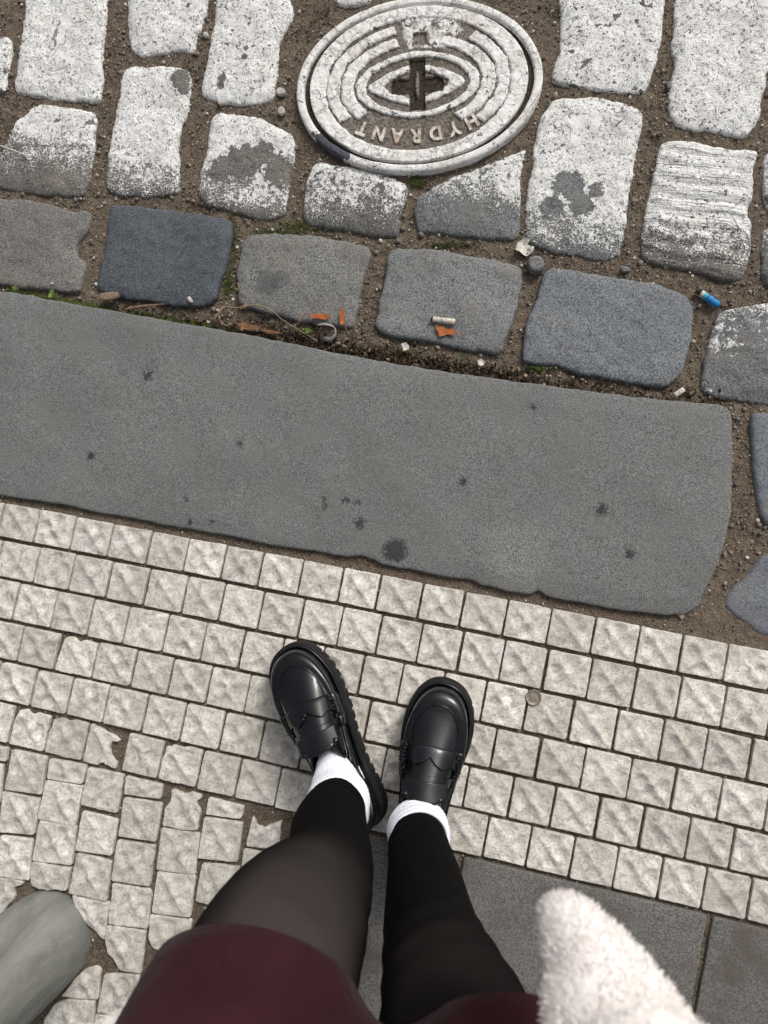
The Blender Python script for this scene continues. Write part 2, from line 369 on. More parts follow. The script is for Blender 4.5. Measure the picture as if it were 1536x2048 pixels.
# ---- tiles of the block laid in columns (lower left)
def c5(l): return [(x / 4, 1330 + y / 4) for x, y in l]
def c9(l): return [(x / 4, 1664 + y / 4) for x, y in l]
def z4(l): return [(x / 2.743, 1500 + y / 2.743) for x, y in l]
CT = [
 ([( -70,1484),(12,1496),(11,1524),(-70,1506)], 'narrow cream tile piece at the left edge, under the sixth row'),
 ([(-80,1512),(4,1530),(-4,1608),(-80,1598)], 'cream tile mostly cut off by the left edge, below a narrow piece'),
 (c5([(95,680),(365,740),(325,1040),(35,995)]), 'topmost whole tile of the leftmost full column'),
 (c5([(20,1015),(308,1075),(265,1360),(-15,1335)]), 'second tile down in the leftmost full column'),
 (c5([(0,1370),(245,1400),(225,1725),(-35,1690)]), 'third tile down in the leftmost full column'),
 (c9([(-90,360),(180,402),(172,425),(105,440),(98,470),(112,520),(95,560),(40,600),(10,660),(-110,720)]), 'broken cream tile beside dirt, left of the bollard top'),
 (c5([(395,755),(685,800),(655,955),(375,910)]), 'half-height tile topping the second column from the left'),
 (c5([(365,925),(655,970),(590,1290),(300,1230)]), 'whole tile under the half tile of the second column'),
 (c5([(315,1250),(600,1300),(565,1606),(255,1566)]), 'third tile down in the second column, above the cut one'),
 (c9([(252,240),(560,290),(545,400),(528,472),(430,462),(380,472),(300,455),(248,432),(240,330)]), 'cut cream tile meeting the foot of the bollard'),
 (c5([(705,825),(985,880),(930,1185),(645,1120)]), 'topmost tile of the third column, stepped below the row tiles'),
 (c5([(655,1175),(935,1245),(885,1525),(600,1485)]), 'second tile down in the third column of the lower block'),
 (c9([(610,175),(885,240),(845,555),(550,490)]), 'whole cream tile at the upper right of the bollard'),
 (c9([(572,510),(868,575),(850,700),(832,870),(800,850),(770,800),(715,752),(680,730),(630,650),(590,590)]), 'triangular cut tile hugging the right side of the bollard'),
 (c9([(760,1085),(795,1105),(782,1348),(480,1318),(540,1260),(600,1170),(680,1110)]), 'broken tile below the dirt patch, beside the bollard'),
 (c9([(540,1345),(752,1358),(740,1600),(330,1600),(360,1500),(430,1380)]), 'lowest cream tile showing beside the bollard at the bottom edge'),
 (c5([(1005,890),(1290,960),(1280,1075),(990,1035)]), 'half-height tile topping the fourth column'),
 (c5([(990,1065),(1290,1110),(1240,1415),(945,1370)]), 'whole tile under the half tile of the fourth column'),
 (c9([(935,70),(1230,115),(1190,435),(890,390)]), 'third tile down in the fourth column of the lower block'),
 (c9([(900,415),(1190,470),(1205,520),(1175,780),(860,740)]), 'fourth tile down in the fourth column, with one rounded corner'),
 (c9([(850,755),(1160,795),(1120,1135),(960,1110),(900,1020),(855,980),(835,880)]), 'cream tile with its lower left corner broken away'),
 (c9([(830,1150),(1105,1150),(1065,1490),(770,1450)]), 'squarish cream tile second from the bottom beside the burgundy skirt'),
 (c9([(760,1465),(1050,1500),(1040,1640),(750,1640)]), 'cream tile cut by the bottom edge, left of the skirt'),
 (z4([(940,215),(985,235),(1010,245),(1050,232),(1100,248),(1098,272),(1070,285),(1078,305),(1095,340),(1085,400),(1080,440),(1000,438),(892,415),(905,320),(940,280)]), 'broken cream tile with ragged corners topping the fifth column'),
 (z4([(885,430),(1092,463),(1062,688),(857,657)]), 'tile with a small scratched circle, under the ragged one'),
 (z4([(865,672),(1065,695),(1040,922),(830,893)]), 'third tile down in the fifth column, left of the knee'),
 (z4([(820,905),(1045,935),(1020,1120),(880,1112),(830,1085),(812,1030)]), 'cream tile partly behind the skirt hem, left side'),
 (z4([(830,1160),(1000,1185),(980,1420),(780,1385),(790,1270)]), 'cream tile mostly hidden behind the skirt, near the bottom'),
 (z4([(1145,265),(1335,310),(1320,380),(1128,355)]), 'half-height tile topping the sixth column, beside the leg'),
 (z4([(1120,372),(1327,402),(1297,615),(1085,595)]), 'whole cream tile just left of the bent knee'),
 (z4([(1110,625),(1310,650),(1270,880),(1070,830)]), 'cream tile half hidden behind the bent knee'),
 ([(505,1632),(512,1652),(528,1658),(545,1648),(562,1642),(556,1700),(492,1692)], 'broken cream tile between the leg and the knee'),
 ([(488,1700),(556,1712),(548,1790),(478,1778)], 'cream tile hidden under the bent knee'),
]
for l, lab in CT:
    kk += 1; w = GP(l); rd = random.Random(kk)
    c0 = (w[0] + w[1] + w[2] + w[3]) / 4 if len(l) == 4 else w.mean(0)
    irr = len(l) != 4
    w = c0 + (w - c0) * (1.022 if not irr else 1.01)
    o = stone('paving_tile', w, rd.uniform(-.001, .0008), .03, .0026, tile_relief(c0[0], c0[1], .998, -.06, .031, kk * 7), .0009, .0008 if not irr else .0014, M_TILE, ch=1, rc=.0018)
    if 'tile' in lab and 'cream' not in lab: lab = 'cream ' + lab
    tag(o, lab, 'paving tile', 'dimpled cream tiles laid in columns by the bollard')

for j in range(1, 6):
    x0 = GP([(-15, 1620)])[0][0] - .0665 * j - .012
    for k in range(7):
        yy = np.polyval(PX[6], x0) - .07 - .066 * k - (.03 if j % 2 else 0); kk += 1
        w = np.array([(x0 + .001, yy + .061), (x0 + .063, yy + .061), (x0 + .063, yy), (x0 + .001, yy)]); c0 = w.mean(0)
        tag(stone('paving_tile', w, 0, .03, .0026, tile_relief(c0[0], c0[1], 1, 0, .031, kk * 7), .0009, .0008, M_TILE, rc=.0018), f'cream tile, {ORD[k + 1]} down in the {ORD[j]} column beyond the left edge', 'paving tile', 'dimpled cream tiles laid in columns by the bollard')

# ------------------------------------------------------------------ kerb and slabs
M_KERB2 = mat_granite('kerb_granite_blue', (.115, .125, .14), dark=.6, light=1.7)
K1 = [(-160,562),(0,582),(60,590),(100,599),(200,617),(300,634),(400,652),(500,670),(600,690),(700,710),(800,728),(900,744),(1000,757),(1100,772),(1200,785),(1300,797),(1400,805),(1440,809),(1460,818),(1466,832),(1465,900),(1464,980),(1463,1030),(1452,1070),(1443,1110),(1425,1150),(1410,1185),(1396,1216),(1365,1232),(1300,1228),(1250,1222),(1190,1212),(1150,1203),(1110,1199),(1090,1192),(1076,1180),(1066,1188),(1050,1190),(960,1170),(945,1160),(900,1156),(830,1142),(760,1128),(742,1118),(725,1112),(690,1114),(640,1104),(540,1090),(450,1070),(400,1062),(330,1050),(260,1036),(200,1026),(120,1008),(60,1000),(0,991),(-160,962)]
K1w = GP(K1); K1w[0] = (-2.1, K1w[1][1] + (K1w[0][1] - K1w[1][1]) * 1.0); K1w[-1] = (-2.1, K1w[-2][1])
k1 = stone('kerb_stone', K1w, .003, .12, .0062, rough_relief(3, .0022, .0006, .0005, .002, .03), .0035, .0014, M_KERB, ch=1)
tag(k1, 'long smooth grey granite kerb slab crossing the picture, spotted with dark drips', 'kerb stone', 'kerb stones')
K2 = [(1503,836),(1512,823),(1530,820),(1660,838),(1660,1075),(1560,1062),(1538,1053),(1524,1036),(1515,1000),(1510,950),(1505,900),(1506,870)]
K3 = [(1540,1104),(1520,1118),(1500,1148),(1476,1166),(1460,1185),(1450,1205),(1456,1222),(1478,1238),(1500,1252),(1516,1268),(1570,1282),(1660,1300),(1660,1080),(1600,1080)]
tag(stone('kerb_stone', GP(K2), -.002, .12, .005, rough_relief(9), .008, .0015, M_KERB2, ch=2, rc=.015), 'grey kerb block cut by the right edge, across the dirt gap', 'kerb stone', 'kerb stones')
tag(stone('kerb_stone', GP(K3), -.002, .12, .005, rough_relief(12), .008, .002, M_KERB2, ch=2, rc=.015), 'bluish corner of stone at the right edge beside the tiles', 'kerb stone', 'kerb stones')

M_SLAB = mat_granite('slate_slab', (.118, .112, .104), dark=.6, light=1.5, sc=480, warm=(.085, .066, .055), warmamt=.75)
def Yb(x): return np.polyval(PX[6], x) - .0035
xA = gp(640, 1690)[0]; xB = gp(921, 1722)[0]; xC = gp(1421, 1838)[0]; YL = -.98
sl = -.012
def slab(xa, xb, lab):
    xs = np.linspace(xa, xb, 12)
    P = [(x, Yb(x)) for x in xs] + [(xb + sl, YL), (xa + sl, YL)]
    tag(stone('pavement_slab', P, -.001, .05, .007, rough_relief(21 + xa, .0016, .0004, .0003, .0008, .02), .0025, .0007, M_SLAB, ch=0), lab, 'paving slab', 'smooth grey slabs below the tiles')
slab(xA, xB - .003, 'smooth grey slab seen between the legs')
slab(xB + .004, xC - .0035, 'smooth grey slab partly behind the white fur, between two joints')
slab(xC + .004, xC + .52, 'smooth grey slab at the bottom right corner')

# ------------------------------------------------------------------ cobbles
YP = (gp(280, 318)[1] + gp(1150, 440)[1] + gp(470, 330)[1]) / 3
G1 = (.105, .103, .098); G2 = (.125, .115, .105); G3 = (.125, .13, .13)
WH = dict(w=.016, patch=.5, holes=.8)
CB = [
 ('A1', [(48,-60),(212,-60),(212,-8),(210,40),(202,101),(202,161),(198,200),(160,201),(121,198),(70,190),(32,184),(24,170),(36,101),(44,48)], dict(y0=YP, **WH), G1, 'white painted cobble in the top left with two small dark pits'),
 ('A0', [(-90,58),(18,71),(22,93),(14,140),(8,185),(-90,200)], dict(y0=YP, w=.02, patch=1.0, holes=.66), G1, 'white flaking cobble cut by the left edge, top'),
 ('A2', [(250,-60),(418,-60),(415,-10),(412,24),(392,73),(384,105),(355,97),(320,104),(283,111),(258,101),(252,48)], dict(y0=YP, **WH), G1, 'white painted cobble cut by the top edge, second column from left'),
 ('A3', [(432,-60),(578,-60),(581,-2),(586,28),(557,81),(555,133),(545,198),(505,208),(460,206),(404,194),(400,174),(408,130),(416,89),(428,20)], dict(y0=YP, w=.016, patch=.5, holes=.76, seed=3.1, px=[(440,148,.010,-9),(436,160,.008,-9),(487,105,.008,-9),(490,88,.007,-9)]), G1, 'white cobble with a thick peeling paint run, left of the hydrant cover'),
 ('A2b', [(246,131),(290,128),(335,129),(377,133),(381,174),(375,218),(357,262),(356,320),(355,384),(320,392),(283,394),(226,388),(206,375),(212,330),(218,291),(232,202)], dict(y0=YP - .010, w=.03, patch=1.0, holes=.8, seed=1.3, px=[(355,146,.024,-7),(362,165,.016,-6)]), G2, 'tall white cobble with a bare dark top right corner'),
 ('B1', [(61,208),(81,205),(130,210),(190,220),(188,283),(180,343),(166,392),(120,391),(81,388),(-10,375),(-10,320),(12,275),(28,242)], dict(y0=YP + .012, w=.035, patch=1.0, holes=.72, seed=5.), G2, 'cobble white at the top and grey below, beside the left edge'),
 ('B3', [(424,228),(444,222),(485,226),(525,232),(565,258),(587,266),(589,291),(579,363),(569,424),(548,436),(525,440),(464,422),(404,408),(392,384),(396,355),(408,307),(416,250)], dict(y0=YP - .016, w=.03, patch=1.2, holes=.78, seed=8.2, px=[(480,318,.04,-4.5),(520,296,.028,-4.5),(555,330,.035,-3.5),(440,330,.03,-3)]), G2, 'white cobble with a bare grey middle, lower left of the hydrant cover'),
 ('B4', [(625,322),(660,324),(706,331),(750,341),(793,352),(817,368),(812,397),(797,430),(800,462),(790,474),(740,470),(700,462),(650,455),(612,448),(601,432),(606,400),(611,365)], dict(y0=YP + .002, w=.03, patch=1.0, holes=.7, seed=11.), G1, 'speckled half painted cobble tucked under the left of the cover'),
 ('B5', [(1054,290),(1048,320),(1043,350),(1041,410),(1040,470),(1030,478),(985,476),(940,474),(885,468),(835,462),(828,440),(826,410),(836,390),(850,378),(900,352),(950,334),(1000,316)], dict(y0=YP + .045, w=.035, patch=.9, holes=.7, seed=14.4, px=[(1040,350,.045,3.5)]), G3, 'mostly bare grey cobble with a white right edge, under the cover'),
 ('B6', [(1105,195),(1150,190),(1195,188),(1244,202),(1288,223),(1285,250),(1279,279),(1269,324),(1258,412),(1248,488),(1241,509),(1209,523),(1180,520),(1157,509),(1115,506),(1070,492),(1051,475),(1051,419),(1058,366),(1066,314),(1075,251),(1087,223)], dict(y0=YP - .004, w=.026, patch=1.2, holes=.8, seed=2.6, px=[(1140,360,.034,-5),(1165,400,.026,-5),(1105,405,.022,-4),(1195,372,.018,-4)]), G3, 'large painted cobble with big bare islands, right of the cover'),
 ('A4', [(1117,-60),(1337,-60),(1333,0),(1328,35),(1321,98),(1307,140),(1290,185),(1244,183),(1167,174),(1105,160),(1105,140),(1112,120),(1119,98),(1120,52)], dict(y0=YP, w=.016, patch=.5, holes=.72, seed=17.), G1, 'white painted cobble peppered with dark flakes, upper right of the cover'),
 ('A5', [(1355,-60),(1575,-60),(1560,40),(1548,100),(1534,157),(1520,241),(1502,262),(1495,272),(1455,266),(1419,260),(1359,255),(1338,223),(1340,164),(1352,122),(1342,98),(1348,45)], dict(y0=YP, **WH), G1, 'broad white cobble filling the top right corner'),
 ('B7', [(1324,277),(1377,276),(1415,285),(1454,293),(1520,297),(1518,314),(1508,335),(1513,384),(1499,419),(1508,447),(1506,480),(1504,516),(1492,555),(1454,562),(1401,544),(1350,535),(1307,527),(1283,516),(1284,480),(1286,447),(1304,366),(1311,335)], dict(y0=YP + .004, w=.03, patch=.5, holes=.76, seed=20., streak=True), G2, 'ridged white cobble with horizontal grooves and a grey foot'),
 ('B8', [(1527,453),(1640,440),(1640,600),(1560,585),(1535,570),(1522,545)], dict(y0=YP + .03, w=.03, patch=.6, holes=.7), G3, 'dark sliver of cobble at the right edge, beside the ridged one'),
 ('A6', [(1528,300),(1640,300),(1640,430),(1535,425),(1530,360)], dict(y0=YP + .03, w=.03, patch=.9, holes=.7), G3, 'sliver of painted cobble at the right edge below the top corner'),
 ('TOP', [(662,-60),(748,-60),(740,0),(700,10),(668,5)], dict(y0=YP, **WH), G1, 'white cobble tip showing at the top edge above the cover'),
 ('D6', [(1440,622),(1490,612),(1536,604),(1640,600),(1640,822),(1560,815),(1500,806),(1440,795),(1408,785),(1400,768),(1408,730),(1415,700),(1422,660)], dict(y0=gp(1470,640)[1] + .05, w=.055, patch=1.6, holes=.8, seed=23.5, px=[(1450,690,.04,1.6),(1420,770,.02,2.5),(1520,740,.05,1.0)]), G3, 'grey gutter cobble with scattered white paint patches at the right edge'),
]
for nm, pl, kw, base, lab in CB:
    m = mat_painted('painted_granite', base, **kw)
    ZC = -.012
    dome = .0045 if nm[0] != 'D' else .003
    rf = rough_relief(len(nm) * 2 + len(pl), .0045, .0024, .0014, dome * .6, .02)
    if nm == 'B7':
        base_f = rf
        rf = lambda x, y, d, b=base_f: b(x, y, d) + .0016 * np.sin((y + .1 * x) * 260 + 1.5 * np.sin(x * 40)) * smooth01(d / .01)
    o = stone('cobblestone', GP(pl, ZC), ZC, .07, .0032, rf, .006, .0026, m, ch=2, rc=.006)
    tag(o, lab, 'cobblestone', 'cobbles of the road beyond the kerb')
# cobbles of the same road just outside the photo
M_OUT = mat_painted('painted_granite', G1, y0=YP, **WH); M_OUTG = mat_granite('cobble_granite', G3)
NOUT = {}
def out_cobble(cx, cy, w, h, m, side):
    NOUT[side] = NOUT.get(side, 0) + 1
    rd = random.Random(int(cx * 7 + cy)); t = lambda: rd.uniform(-9, 9)
    pl = [(cx - w / 2 + t(), cy - h / 2 + t()), (cx + t(), cy - h / 2 + t()), (cx + w / 2 + t(), cy - h / 2 + t()), (cx + w / 2 - 8 + t(), cy + t()), (cx + w / 2 - 14 + t(), cy + h / 2 + t()), (cx - 6 + t(), cy + h / 2 + t()), (cx - w / 2 - 10 + t(), cy + h / 2 + t()), (cx - w / 2 + t(), cy + t())]
    tag(stone('cobblestone', GP(pl, -.012), -.012, .07, .006, rough_relief(cx % 17, .0045, .0024, .001, .003, .02), .006, .0022, m, ch=2, rc=.006), side.format(ORD[NOUT[side]]), 'cobblestone', 'cobbles of the road beyond the kerb')
for ry in (-172, -392):
    for cx in range(-400, 1950, 168): out_cobble(cx + (70 if ry == -172 else 0), ry, 140, 192, M_OUT, 'painted cobble, {} from the left in the ' + ('near' if ry == -172 else 'far') + ' row above the cover')
for cx, dy in ((-185, -25), (-350, -55)):
    out_cobble(cx, 75 + dy, 135, 185, M_OUT, 'white cobble, {} out beyond the top left cobbles'); out_cobble(cx, 285 + dy, 135, 185, M_OUT, 'part painted cobble, {} out beyond the left edge')
for cx in (-215, -420): out_cobble(cx, 455 + (cx + 120) * .16, 180, 130, M_OUTG, 'bare gutter cobble, {} out beyond the left edge')
for cx, dy in ((1722, 0), (1888, 25)):
    out_cobble(cx, 90 + dy, 135, 190, M_OUT, 'white cobble, {} out beyond the top right corner'); out_cobble(cx, 310 + dy, 135, 190, M_OUT, 'white cobble, {} out beyond the ridged one'); out_cobble(cx, 520 + dy, 135, 170, M_OUT, 'part painted cobble, {} out beyond the blue cigarette end')
for cx in (1745, 1930): out_cobble(cx, 735 + (cx - 1740) * .12, 165, 165, M_OUTG, 'bare gutter cobble, {} out beyond the right edge')

GR = [
 ('D1', [(-110,375),(-30,390),(49,397),(99,404),(143,424),(178,417),(178,449),(153,484),(148,508),(171,523),(163,558),(158,585),(74,578),(-30,562),(-110,545)], (.125, .120, .112), 'bare grey gutter cobble with a notched right side, cut by the left edge'),
 ('D2', [(218,404),(260,406),(346,417),(400,427),(460,437),(463,459),(453,523),(438,568),(430,597),(406,615),(322,606),(237,593),(192,583),(190,558),(205,508),(210,449)], (.056, .064, .073), 'dark bluish gutter cobble, second from the left'),
 ('D3', [(480,476),(510,466),(544,463),(590,466),(643,469),(732,489),(742,503),(727,558),(717,607),(706,655),(650,650),(594,640),(475,610),(471,558),(477,508)], (.125, .125, .118), 'grey gutter cobble with a darker oval stain, above the roots'),
 ('D4', [(776,496),(830,494),(880,496),(983,515),(1038,529),(1046,551),(1037,600),(1021,654),(1008,692),(999,708),(940,700),(880,687),(771,670),(749,654),(754,610),(771,545)], (.13, .135, .135), 'grey gutter cobble with a cigarette end and orange leaf lying on it'),
 ('D5', [(1103,532),(1140,536),(1190,545),(1326,567),(1375,589),(1390,621),(1386,665),(1367,747),(1331,774),(1270,768),(1217,757),(1150,745),(1114,730),(1048,725),(1043,708),(1054,638),(1078,583),(1086,545)], (.118, .127, .135), 'largest bare grey gutter cobble, left of the blue filter'),
]
for nm, pl, base, lab in GR:
    if nm == 'D3':
        m, c, h = granite('cobble_granite', base)
        for (x, y, rx) in ((535, 563, .028), (560, 560, .022)):
            p = gp(x, y, -.008); d = m.vec('DISTANCE', m.pos, (p[0], p[1], -.008)); d = m.math('ADD', d, m.math('MULTIPLY', m.math('SUBTRACT', m.noise(60, 2), .5), .012))
            c = m.mix(m.ramp(d, rx * .72, rx * .8, .45, 0), c, (.05, .052, .056))
        m = m.out(c, .72, m.bump(h, .55, .0012), spec=.35)
    else: m = mat_granite('cobble_granite', base, **(dict(warmamt=.08) if nm in ('D2', 'D5') else {}))
    o = stone('cobblestone', GP(pl, -.008), -.008, .07, .0045, rough_relief(len(pl) * 1.7, .004, .0017, .0010, .002, .02), .0055, .0026, m, ch=2, rc=.006)
    tag(o, lab, 'cobblestone', 'cobbles of the road beyond the kerb')

# ------------------------------------------------------------------ ground: one soil sheet, out to the horizon
KT = gp(768, 722)[1]; KX = gp(1470, 1000)[0]; KB = gp(768, 1130)[1]
BC = gp(88, 1883)                                   # foot of the bollard
def ground_z(x, y):
    slope_top = KT + (x - gp(768, 722)[0]) * -0.0
    t = smooth01((y - (slope_top - .05)) / .08)
    z = -.0082 * (1 - t) + -.0205 * t
    gap = smooth01((x - (KX - .03)) / .03) * smooth01((y - (KB + .02)) / .05) * (1 - t)
    return z - .004 * gap
def gz_noise(x, y):
    z = ground_z(x, y); a = .0012 if z > -.009 else .0032
    return float(z) + a * (nz(x * 35, y * 35, 1) + .7 * nz(x * 110, y * 110, 2) + .5 * nz(x * 260, y * 260, 4))
far = [-60, -20, -8, -4, -2]
gxs = np.array(far + list(np.arange(-1.25, .85, .006)) + [-v for v in far[::-1]]); gys = np.array(far + list(np.arange(-1.1, 1.2, .006)) + [-v for v in far[::-1]])
vs = []
for yy in gys:
    for xx in gxs: vs.append((xx, yy, gz_noise(xx, yy) if abs(xx) < 1.9 and abs(yy) < 1.9 else -.01))
nx = len(gxs); fs = [(j * nx + i, j * nx + i + 1, (j + 1) * nx + i + 1, (j + 1) * nx + i) for j in range(len(gys) - 1) for i in range(nx - 1)]
tag(mesh_obj('ground', vs, fs, M_SOIL), kind='structure')

def free_mask(q, grow=0.0):
    m = np.ones(len(q), bool)
    for P, lo, hi in ALLPOLY:
        k = m & (q[:, 0] > lo[0]) & (q[:, 0] < hi[0]) & (q[:, 1] > lo[1]) & (q[:, 1] < hi[1])
        idx = np.nonzero(k)[0]
        if len(idx): m[idx[inside(P, q[idx])]] = False
    return m
# cover outline, also kept free of gravel
CEL, CER = gp(588, 190, -.004), gp(1082, 150, -.004); CET, CEB = gp(858, -6, -.004), gp(829, 348, -.004)
CC = (CEL + CER + CET + CEB) / 4 + np.array([-.003, .004]); CA = np.hypot(*(CER - CEL)) / 2; CANG = math.atan2(*(CER - CEL)[::-1])
CBv = abs((CET - CEB) @ np.array([-math.sin(CANG), math.cos(CANG)])) / 2
tt = np.linspace(0, 2 * np.pi, 80, endpoint=False); ca, sa = math.cos(CANG), math.sin(CANG)
E_ = np.stack([CC[0] + CA * np.cos(tt) * ca - CBv * np.sin(tt) * sa, CC[1] + CA * np.cos(tt) * sa + CBv * np.sin(tt) * ca], 1)
ALLPOLY.append((E_, E_.min(0), E_.max(0)))
tt2 = BC + .066 * np.stack([np.cos(tt), np.sin(tt)], 1); ALLPOLY.append((tt2, tt2.min(0), tt2.max(0)))

def blobs(name, pts, rads, base_v, base_f, mat, label, cat, squash=(.6, 1.0), sink=.35, zf=None, kind='stuff'):
    n = len(pts); nv = len(base_v); bv = np.array(base_v); bf = np.array(base_f)
    A = rng.normal(size=(n, 3, 3)); Q, _ = np.linalg.qr(A)
    sc = rng.uniform(squash[0], squash[1], (n, 1, 3)) * rads[:, None, None]
    V = bv[None] * sc * rng.uniform(.75, 1.2, (n, nv, 1)); V = np.einsum('nij,nkj->nki', Q, V)
    z = np.array([gz_noise(a, b) for a, b in pts]) if zf is None else zf
    V[:, :, 0] += pts[:, 0:1]; V[:, :, 1] += pts[:, 1:2]; V[:, :, 2] += (z + rads * sink)[:, None]
    Fc = (bf[None] + (np.arange(n) * nv)[:, None, None]).reshape(-1, 3)
    me = bpy.data.meshes.new(name); me.vertices.add(n * nv); me.vertices.foreach_set('co', V.reshape(-1).astype('f'))
    me.loops.add(len(Fc) * 3); me.polygons.add(len(Fc)); me.loops.foreach_set('vertex_index', Fc.reshape(-1))
    me.polygons.foreach_set('loop_start', np.arange(0, len(Fc) * 3, 3)); me.update(calc_edges=True); me.validate()
    me.materials.append(mat); o = bpy.data.objects.new(name, me); COL.objects.link(o)
    return tag(o, label, cat, kind=kind)
OCT_V = [(1,0,0),(-1,0,0),(0,1,0),(0,-1,0),(0,0,1),(0,0,-1)]; OCT_F = [(0,2,4),(2,1,4),(1,3,4),(3,0,4),(2,0,5),(1,2,5),(3,1,5),(0,3,5)]
bm = bmesh.new(); bmesh.ops.create_icosphere(bm, subdivisions=1, radius=1); ICO_V = [tuple(v.co) for v in bm.verts]; ICO_F = [tuple(v.index for v in f.verts) for f in bm.faces]; bm.free()
M_SAND = mat_grain('sand_grains', [(0, (.06, .045, .03)), (.3, (.14, .105, .075)), (.5, (.26, .205, .15)), (.72, (.42, .36, .28)), (.88, (.40, .24, .13)), (.94, (.68, .64, .57))])
M_GRAV = mat_grain('gravel_stones', [(0, (.06, .05, .042)), (.25, (.16, .13, .105)), (.5, (.26, .22, .18)), (.7, (.14, .14, .14)), (.85, (.34, .24, .16)), (.95, (.6, .57, .52))])
q = np.stack([rng.uniform(-1.15, .65, 420000), rng.uniform(-.95, 1.1, 420000)], 1)
q = q[free_mask(q)]; dens = np.array([nz(a * 9, b * 9, 7) for a, b in q]); q = q[rng.uniform(size=len(q)) < .30 + dens * .5]
q = q[:85000]
blobs('sand', q, np.minimum(rng.lognormal(-6.9, .42, len(q)), .0026), OCT_V, OCT_F, M_SAND, 'sand grains filling the joints', 'sand', sink=.6)
q = np.stack([rng.uniform(-1.1, .6, 90000), rng.uniform(-.9, 1.05, 90000)], 1); q = q[free_mask(q)]
inroad = np.array([ground_z(a, b) < -.010 for a, b in q]); q = q[inroad | (rng.uniform(size=len(q)) < .12)][:7000]
rr = rng.lognormal(-6.35, .5, len(q)); inroad = np.array([ground_z(a, b) < -.010 for a, b in q]); rr = np.where(inroad, np.minimum(rr, .006), np.minimum(rr * .6, .0018))
blobs('gravel', q, rr, ICO_V, ICO_F, M_GRAV, 'small gravel stones scattered in the joints', 'gravel')

# leaf litter swept against the kerb
def kerb_top(px):   # photo height of the kerb's upper edge
    xs = [a for a, b in K1[:17]]; ys = [b for a, b in K1[:17]]; return np.interp(px, xs, ys)
M_LIT = mat_grain('leaf_litter', [(0, (.028, .021, .016)), (.4, (.06, .044, .032)), (.7, (.105, .078, .056)), (.88, (.17, .12, .08)), (.95, (.34, .27, .19))], rough=.9, spec=.1)
LP = []; LR = []
for i in range(4200):
    px = rng.choice([rng.uniform(200, 1440), rng.uniform(480, 1080), rng.normal(880, 130), rng.normal(600, 80)]); px = float(np.clip(px, 170, 1450)); py = kerb_top(px) - abs(rng.normal(6, 13)) - 3
    LP.append(gp(px, py, -.006)); LR.append(rng.uniform(.001, .0052))
for i in range(500):
    px, py, s_ = random.choice([(340, 398, 30), (420, 410, 22), (1080, 505, 25), (640, 20, 30), (610, 60, 25), (395, 140, 20), (900, 485, 40), (1120, 20, 14)]); p = gp(rng.normal(px, s_), rng.normal(py, s_ * .35), -.015)
    LP.append(p); LR.append(rng.uniform(.001, .0035))
LP = np.array(LP); LR = np.array(LR); fm = free_mask(LP); keep = fm | (rng.uniform(size=len(LP)) < .30); LP, LR, fm = LP[keep], LR[keep], fm[keep]
blobs('leaf_litter', LP, LR, [(1,0,.2),(0,.6,0),(-1,.1,.25),(-.2,-.6,0),(0,0,-.12)], [(0,1,4),(1,2,4),(2,3,4),(3,0,4)], M_LIT, 'dark crumbled leaf litter swept along the kerb edge', 'leaf litter', squash=(.7, 1.2), sink=.6,
      zf=np.where(fm, [gz_noise(a, b) + .0035 for a, b in LP], -.0065))
# moss
M_MOSS = mat_grain('green_moss', [(0, (.03, .045, .01)), (.5, (.06, .085, .018)), (1, (.12, .15, .04))], rough=.9, spec=.1)
MP = []
for i in range(5200):
    px = rng.choice([rng.uniform(0, 440), rng.normal(180, 60), rng.normal(330, 60), rng.normal(420, 25)]); px = float(np.clip(px, 0, 470)); py = kerb_top(px) - abs(rng.normal(3, 4)) - 1; MP.append(gp(px, py, -.006))
for i in range(4200):
    c = random.choice([(462, 470, 6, 26), (455, 560, 6, 20), (560, 462, 26, 5), (610, 448, 30, 5), (900, 487, 30, 4), (615, 662, 8, 5), (835, 360, 8, 5), (800, 703, 12, 3), (1080, 735, 14, 4), (470, 1310, 14, 3), (1390, 200, 4, 4)]); MP.append(gp(rng.normal(c[0], c[2]), rng.normal(c[1], c[3]), -.012))
MP = np.array(MP); MP = MP[free_mask(MP)]
blobs('moss', MP, rng.uniform(.0005, .0014, len(MP)), OCT_V, OCT_F, M_MOSS, 'green moss along the joint at the upper kerb edge', 'moss', squash=(.6, 1.5), sink=.7,
      zf=np.array([gz_noise(a, b) + .002 + .004 * max(0, nz(a * 60, b * 60)) for a, b in MP]))

